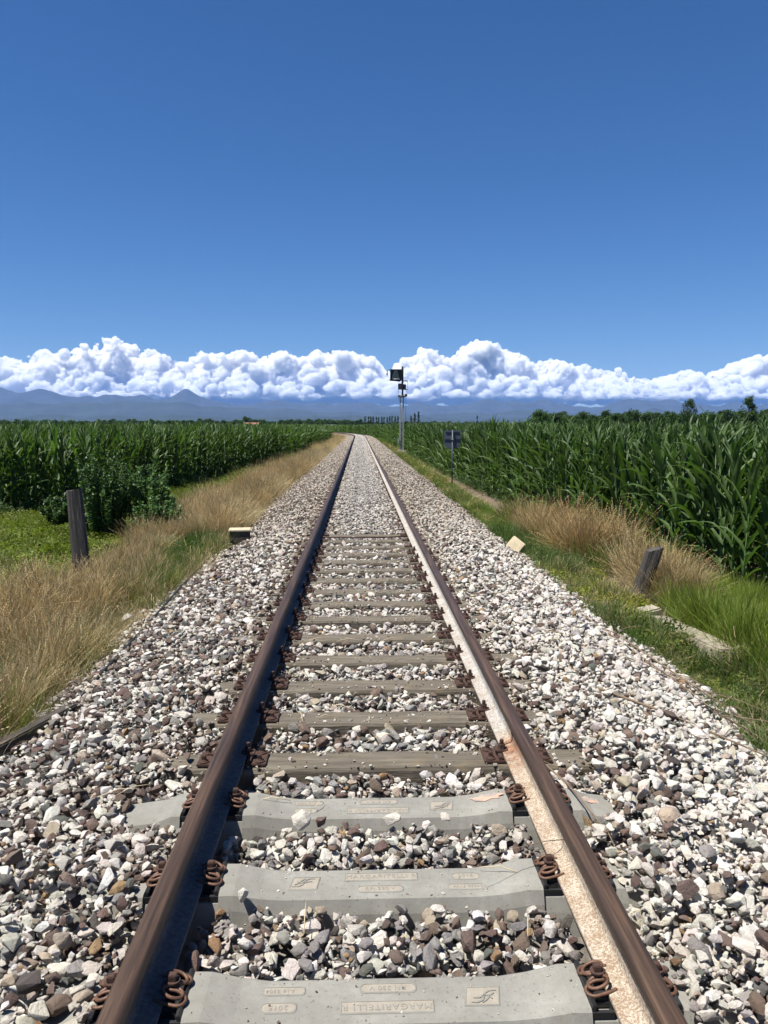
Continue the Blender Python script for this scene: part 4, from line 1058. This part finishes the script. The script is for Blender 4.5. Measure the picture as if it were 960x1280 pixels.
b.tube([(-.1, -.05, 5.5), (.42, -.05, 5.62), (.50, -.05, 5.62)], .02, 6); b.box((.28, 0, 5.66), (.34, .05, .05)); b.box((.28, 0, 4.98), (.34, .05, .05)); b.tube([(.46, 0, 5.66), (.46, 0, 4.98)], .014, 6); b.build('support_arm', M['dark_metal'], root)
b = MB(); b.cyl((-1.14, 0, 6.08), .07, .16, 10, r2=.035); b.build('lamp', M['dark_metal'], root)
b = MB(); b.box((-.47, 0, 6.06), (.84, .22, .86), bev=.02)
b.box((-.47, -.18, 6.50), (.88, .16, .03)); b.box((-.90, -.18, 6.07), (.03, .16, .86)); b.box((-.04, -.18, 6.07), (.03, .16, .86)); ind = b.build('indicator_panel', M['dark_metal'], root)
b = MB(); arch = [(-.27, -.28), (-.22, .0), (-.13, .26), (-.04, .34), (.06, .34), (.14, .25), (.22, .0), (.27, -.28)]
b.add([(-.47 + x, -.115, 6.07 + z) for x, z in arch], [tuple(range(len(arch)))]); b.build('indicator_glass', M['lens'], ind)
b = MB(); b.tube([(-.47 + x, -.125, 6.07 + z) for x, z in arch[:6]], .022, 6); b.tube([(-.47 - .30, -.125, 6.07 - .30), (-.47 + .30, -.125, 6.07 - .30)], .035, 6); b.build('light_band', M['lens_white'], ind)
b = MB(); b.tube([(.33, .05, 4.5), (.31, .05, 2.0), (.33, .05, .2)], .012, 5); b.tube([(-.28, .05, 5.0), (-.26, .05, 4.2)], .012, 5); b.build('cable', M['dark_metal'], root)
b = MB(); b.box((-.24, -.1, 1.0), (.12, .12, .4), bev=.01); b.build('junction_box', M['galv'], root)

root = empty('trackside_sign', (3.32, 28.1, -.62)); tag(root, 'grey blue back of a square sign with cut lower corners on a thin pole', 'sign')
b = MB(); b.tube([(0, 0, -.1), (0, 0, 2.18)], .022, 10); b.build('pole', M['sign_back'], root)
b = MB(); w = .31; pts = [(-w, .33), (w, .33), (w, -.2), (w - .14, -.33), (-w + .14, -.33), (-w, -.2)]; n = len(pts)
b.add([(x, .045, 1.84 + z) for x, z in pts] + [(x, .060, 1.84 + z) for x, z in pts], [tuple(range(n)), tuple(range(n, 2 * n))[::-1]] + [(i, (i + 1) % n, n + (i + 1) % n, n + i) for i in range(n)]); pl = b.build('sign_plate', M['sign_back'], root)
b = MB(); b.box((0, .035, 1.84), (.60, .02, .035)); b.box((0, .035, 2.10), (.5, .02, .02)); b.build('stiffener', M['dark_metal'], pl)
b = MB(); b.box((0, .0, 1.84), (.09, .075, .03)); b.build('clamp', M['galv'], root)

# ------------------------------------------------------------------ posts, blocks, rocks
def post(loc, w, d_, h, tilt, label, seed, topcut=.05, name='wooden_post', split=False):
    bm = bmesh.new(); n = 20; m = 14; rings = []
    for j in range(n + 1):
        t = j / n; ring = []
        for i in range(m):
            a = 2 * math.pi * i / m; ca, sa = math.cos(a), math.sin(a); k = (abs(ca) ** 4 + abs(sa) ** 4) ** -.25
            x = ca * k * w / 2 * (1 - .08 * t); y = sa * k * d_ / 2 * (1 - .08 * t)
            nz = noise.noise(Vector((ca * 3 + seed, sa * 3, t * 1.2))) ; z = h * t
            x *= 1 + .12 * nz; y *= 1 + .12 * nz
            if j == n: z += topcut * (x / w) * 2 + .03 * noise.noise(Vector((x * 20, y * 20, seed)))
            ring.append(bm.verts.new((x, y, z)))
        rings.append(ring)
    for a_, c_ in zip(rings, rings[1:]):
        for i in range(m): bm.faces.new((a_[i], a_[(i + 1) % m], c_[(i + 1) % m], c_[i]))
    bm.faces.new(rings[-1]); bm.faces.new(rings[0][::-1])
    me = bpy.data.meshes.new(name); bm.to_mesh(me); bm.free(); me.materials.append(M['post_wood'])
    o = link(name, me, None, loc, tilt); return tag(o, label, 'post')
post((-4.36, 11.9, -.82), .25, .15, 1.58, (R(-3), R(-3.5), R(12)), 'tall square weathered wooden post in dry grass left of the track', 1.5, .02)
post((3.60, 10.1, -.85), .21, .15, 1.0, (R(4), R(15), R(-10)), 'short leaning rotten wooden post in tan grass right of the track', 4.2, .06)
# dark band cut near the head of the left post is in its grain; small block by the left rail shoulder
b = MB(); b.box((0, 0, .10), (.34, .30, .19), bev=.01); o = b.build('wooden_block', M['timber'], None, (-2.13, 13.15, -.25), (0, 0, .1)); tag(o, 'dark wooden block with a pale cap on the left ballast edge', 'block')
b = MB(); b.box((0, 0, .215), (.37, .33, .03), bev=.008); b.build('cap', M['cream'], o)
b = MB(); b.box((0, 0, .14), (.26, .12, .34), bev=.012); o = b.build('concrete_block', M['cream'], None, (2.42, 12.7, -.42), (R(-28), R(32), R(-38))); tag(o, 'tilted cream coloured block lying on the right ballast edge', 'block')
def rock(loc, s, label, seed, mat='rock'):
    me = STONES[seed % 20].copy(); me.materials.clear(); me.materials.append(M[mat]); o = link('rock', me, None, loc, (0, 0, seed)); o.scale = s; tag(o, label, 'rock')
rock((-3.93, 11.0, -.42), (.11, .09, .07), 'small white rock in the dry grass beside the tall left post', 3)
rock((-2.68, 8.5, -.42), (.16, .13, .11), 'grey white rock at the left ballast edge where dry grass begins', 8)
rock((-2.75, 7.9, -.50), (.12, .10, .05), 'flat grey rock just in front of the grey white one at left', 5)
b = MB(); b.box((0, 0, 0), (.32, 1.6, .16), bev=.02); o = b.build('concrete_slab', M['old_concrete'], None, (3.42, 7.85, -.50), (R(-2), R(6), R(5))); tag(o, 'old mossy concrete slab lying in green grass right of the track', 'slab')
b = MB(); b.box((0, 0, 0), (.5, .22, .10), bev=.02); o = b.build('concrete_slab', M['old_concrete'], None, (3.3, 9.0, -.52), (0, R(-8), R(15))); tag(o, 'short broken slab piece at the far end of the mossy slab', 'slab')
# dark timbers retaining the ballast on the left
b = MB(); b.box((0, 0, 0), (.12, 1.5, .18), bev=.01); o = b.build('timber_plank', M['timber'], None, (-2.36, 4.68, -.33), (0, R(-10), R(-17))); tag(o, 'dark weathered plank holding the ballast edge at the left border', 'plank')
b = MB(); b.box((0, 0, 0), (.30, .95, .06), bev=.01); o = b.build('timber_plank', M['wood'], None, (-5.45, 24.0, -.60), (0, R(8), R(62))); tag(o, 'loose board lying in yellow green grass before the left maize', 'plank')
b = MB(); b.tube([(-2.16, 5.4, -.27), (-2.20, 6.3, -.27), (-2.24, 7.6, -.275), (-2.31, 9.0, -.28), (-2.40, 10.6, -.31), (-2.45, 12.2, -.34)], .013, 8); o = b.build('cable', M['black']); tag(o, 'long black cable lying along the left ballast edge', 'cable')
b = MB(); b.tube([(-.68, 11.95, .005), (-.2, 11.9, -.0), (.3, 11.93, .0), (.68, 11.96, .006)], .012, 8); o = b.build('tie_rod', M['rust']); tag(o, 'thin dark rod crossing the ballast between both rails', 'rod')
def branch(pts, r, label, twigs=6, seed=0):
    r_ = random.Random(seed); b = MB(); pts = [Vector(p_) for p_ in pts]; k = len(pts)
    b.tube(pts, [r * (1 - .75 * i / (k - 1)) for i in range(k)], 6)
    for q in range(twigs):
        i = r_.randrange(k - 1); p_ = pts[i].lerp(pts[i + 1], r_.random()); d = (pts[i + 1] - pts[i]).normalized() + Vector((r_.gauss(0, .6), r_.gauss(0, .6), r_.uniform(.0, .35))); l = r_.uniform(.15, .45)
        b.tube([p_, p_ + d * l * .5 + Vector((0, 0, .02)), p_ + d * l], [r * .4, r * .3, r * .15], 5)
    o = b.build('dead_branch', M['straw']); tag(o, label, 'branch')
branch([(2.05, 8.9, -.14), (2.12, 7.8, -.13), (2.28, 6.6, -.20), (2.42, 5.6, -.26), (2.45, 4.9, -.28)], .012, 'longest dead branch lying along the right ballast edge', 9, 1)
branch([(2.35, 7.6, -.24), (2.5, 6.5, -.30), (2.62, 5.6, -.33), (2.68, 5.0, -.34)], .011, 'dead branch against the green grass, right of the longest one', 8, 2)
branch([(1.30, 6.6, .02), (1.7, 6.2, .0), (2.2, 5.7, -.12), (2.5, 5.2, -.22)], .007, 'thin dead stalk crossing the right ballast towards the grass', 5, 3)
branch([(1.45, 4.9, .03), (1.75, 4.55, .0), (2.1, 4.2, -.08), (2.35, 4.05, -.16), (2.7, 3.9, -.2)], .009, 'curved dead twig on the white stones at the right border', 7, 4)
branch([(.80, 3.95, .03), (.92, 3.5, .03), (.97, 3.05, .03), (.95, 2.75, .02)], .006, 'thin dead stalk lying close outside the right rail', 3, 5)
# loose straw on the stones
b = MB(); r_ = random.Random(9); 
for k in range(90):
    x = r_.choice((r_.uniform(-.55, .6), r_.uniform(.95, 2.3), r_.uniform(-2.1, -1.0))); y = r_.uniform(2.4, 9); a = r_.uniform(0, 6.28); l = r_.uniform(.06, .22); z = float(target_z(x, y)) + .035
    d = Vector((math.cos(a), math.sin(a), r_.gauss(0, .12))); p0 = Vector((x, y, z)); b.tube([p0, p0 + d * l * .5 + Vector((0, 0, .02)), p0 + d * l], [.0022, .002, .001], 4)
tag(b.build('loose_straw', M['straw_pale']), 'dry stalks scattered over the ballast', None, None, 'stuff')

# ------------------------------------------------------------------ haze
HZ = True
if HZ:
    b = MB(); b.box((0, 17950, 950), (76200, 41900, 1904)); o = b.build('haze', None) if False else None
    me = bpy.data.meshes.new('haze'); me.from_pydata(b.v, [], b.f); me.update(); o = link('haze', me); tag(o, 'thin blue air haze over the plain', None, None, 'stuff')
    m = bpy.data.materials.new('haze'); m.use_nodes = True; nt = m.node_tree; nt.nodes.remove(nt.nodes['Principled BSDF'])
    pv = nt.nodes.new('ShaderNodeVolumePrincipled'); pv.inputs['Color'].default_value = (.25, .47, 1.0, 1); pv.inputs['Density'].default_value = 2.2e-5; pv.inputs['Anisotropy'].default_value = 0.0
    nt.links.new(pv.outputs[0], nt.nodes['Material Output'].inputs['Volume']); me.materials.append(m)

# ------------------------------------------------------------------ light, sky, camera
sd = Vector((-.41, -.18, 1.0)).normalized()      # direction towards the sun
elev = math.asin(sd.z); azim = math.atan2(sd.x, sd.y)    # from +Y, clockwise positive to +X
w = bpy.data.worlds.new('World'); SC.world = w; w.use_nodes = True; nt = w.node_tree
bg = nt.nodes['Background']; sky = nt.nodes.new('ShaderNodeTexSky'); sky.sky_type = 'NISHITA'; sky.sun_disc = False
sky.sun_elevation = elev; sky.sun_rotation = azim; sky.altitude = 800; sky.air_density = 1.0; sky.dust_density = 0.0; sky.ozone_density = 8.5
hs = nt.nodes.new('ShaderNodeHueSaturation'); hs.inputs['Saturation'].default_value = 1.17; hs.inputs['Hue'].default_value = .505; nt.links.new(sky.outputs[0], hs.inputs['Color']); nt.links.new(hs.outputs[0], bg.inputs[0]); bg.inputs[1].default_value = .055
sun = bpy.data.lights.new('sun', 'SUN'); sun.energy = 4.9; sun.angle = R(.53); sun.color = (1, .955, .89)
so = bpy.data.objects.new('sun', sun); COL.objects.link(so); so.rotation_euler = sd.to_track_quat('Z', 'Y').to_euler()
cam = bpy.data.cameras.new('camera'); cam.sensor_fit = 'VERTICAL'; cam.sensor_height = 24; cam.lens = 24 * 962 / 1280; cam.clip_start = .05; cam.clip_end = 120000
co = bpy.data.objects.new('camera', cam); COL.objects.link(co); co.location = (-.08, 0, 1.75)
p_ = math.atan(109 / 962); yw = math.atan(31 / 962 * math.cos(p_))
co.rotation_euler = (math.pi / 2 - p_, 0, -yw)
SC.camera = co
SC.view_settings.view_transform = 'Standard'; SC.view_settings.look = 'None'; SC.view_settings.exposure = 0.85; SC.view_settings.gamma = 1
SC.render.engine = 'CYCLES'
c = SC.cycles; c.use_denoising = True; c.max_bounces = 16; c.diffuse_bounces = 3; c.glossy_bounces = 2; c.transmission_bounces = 3; c.volume_bounces = 16; c.transparent_max_bounces = 6
c.use_adaptive_sampling = True; c.adaptive_threshold = .015
SC.render.use_persistent_data = False
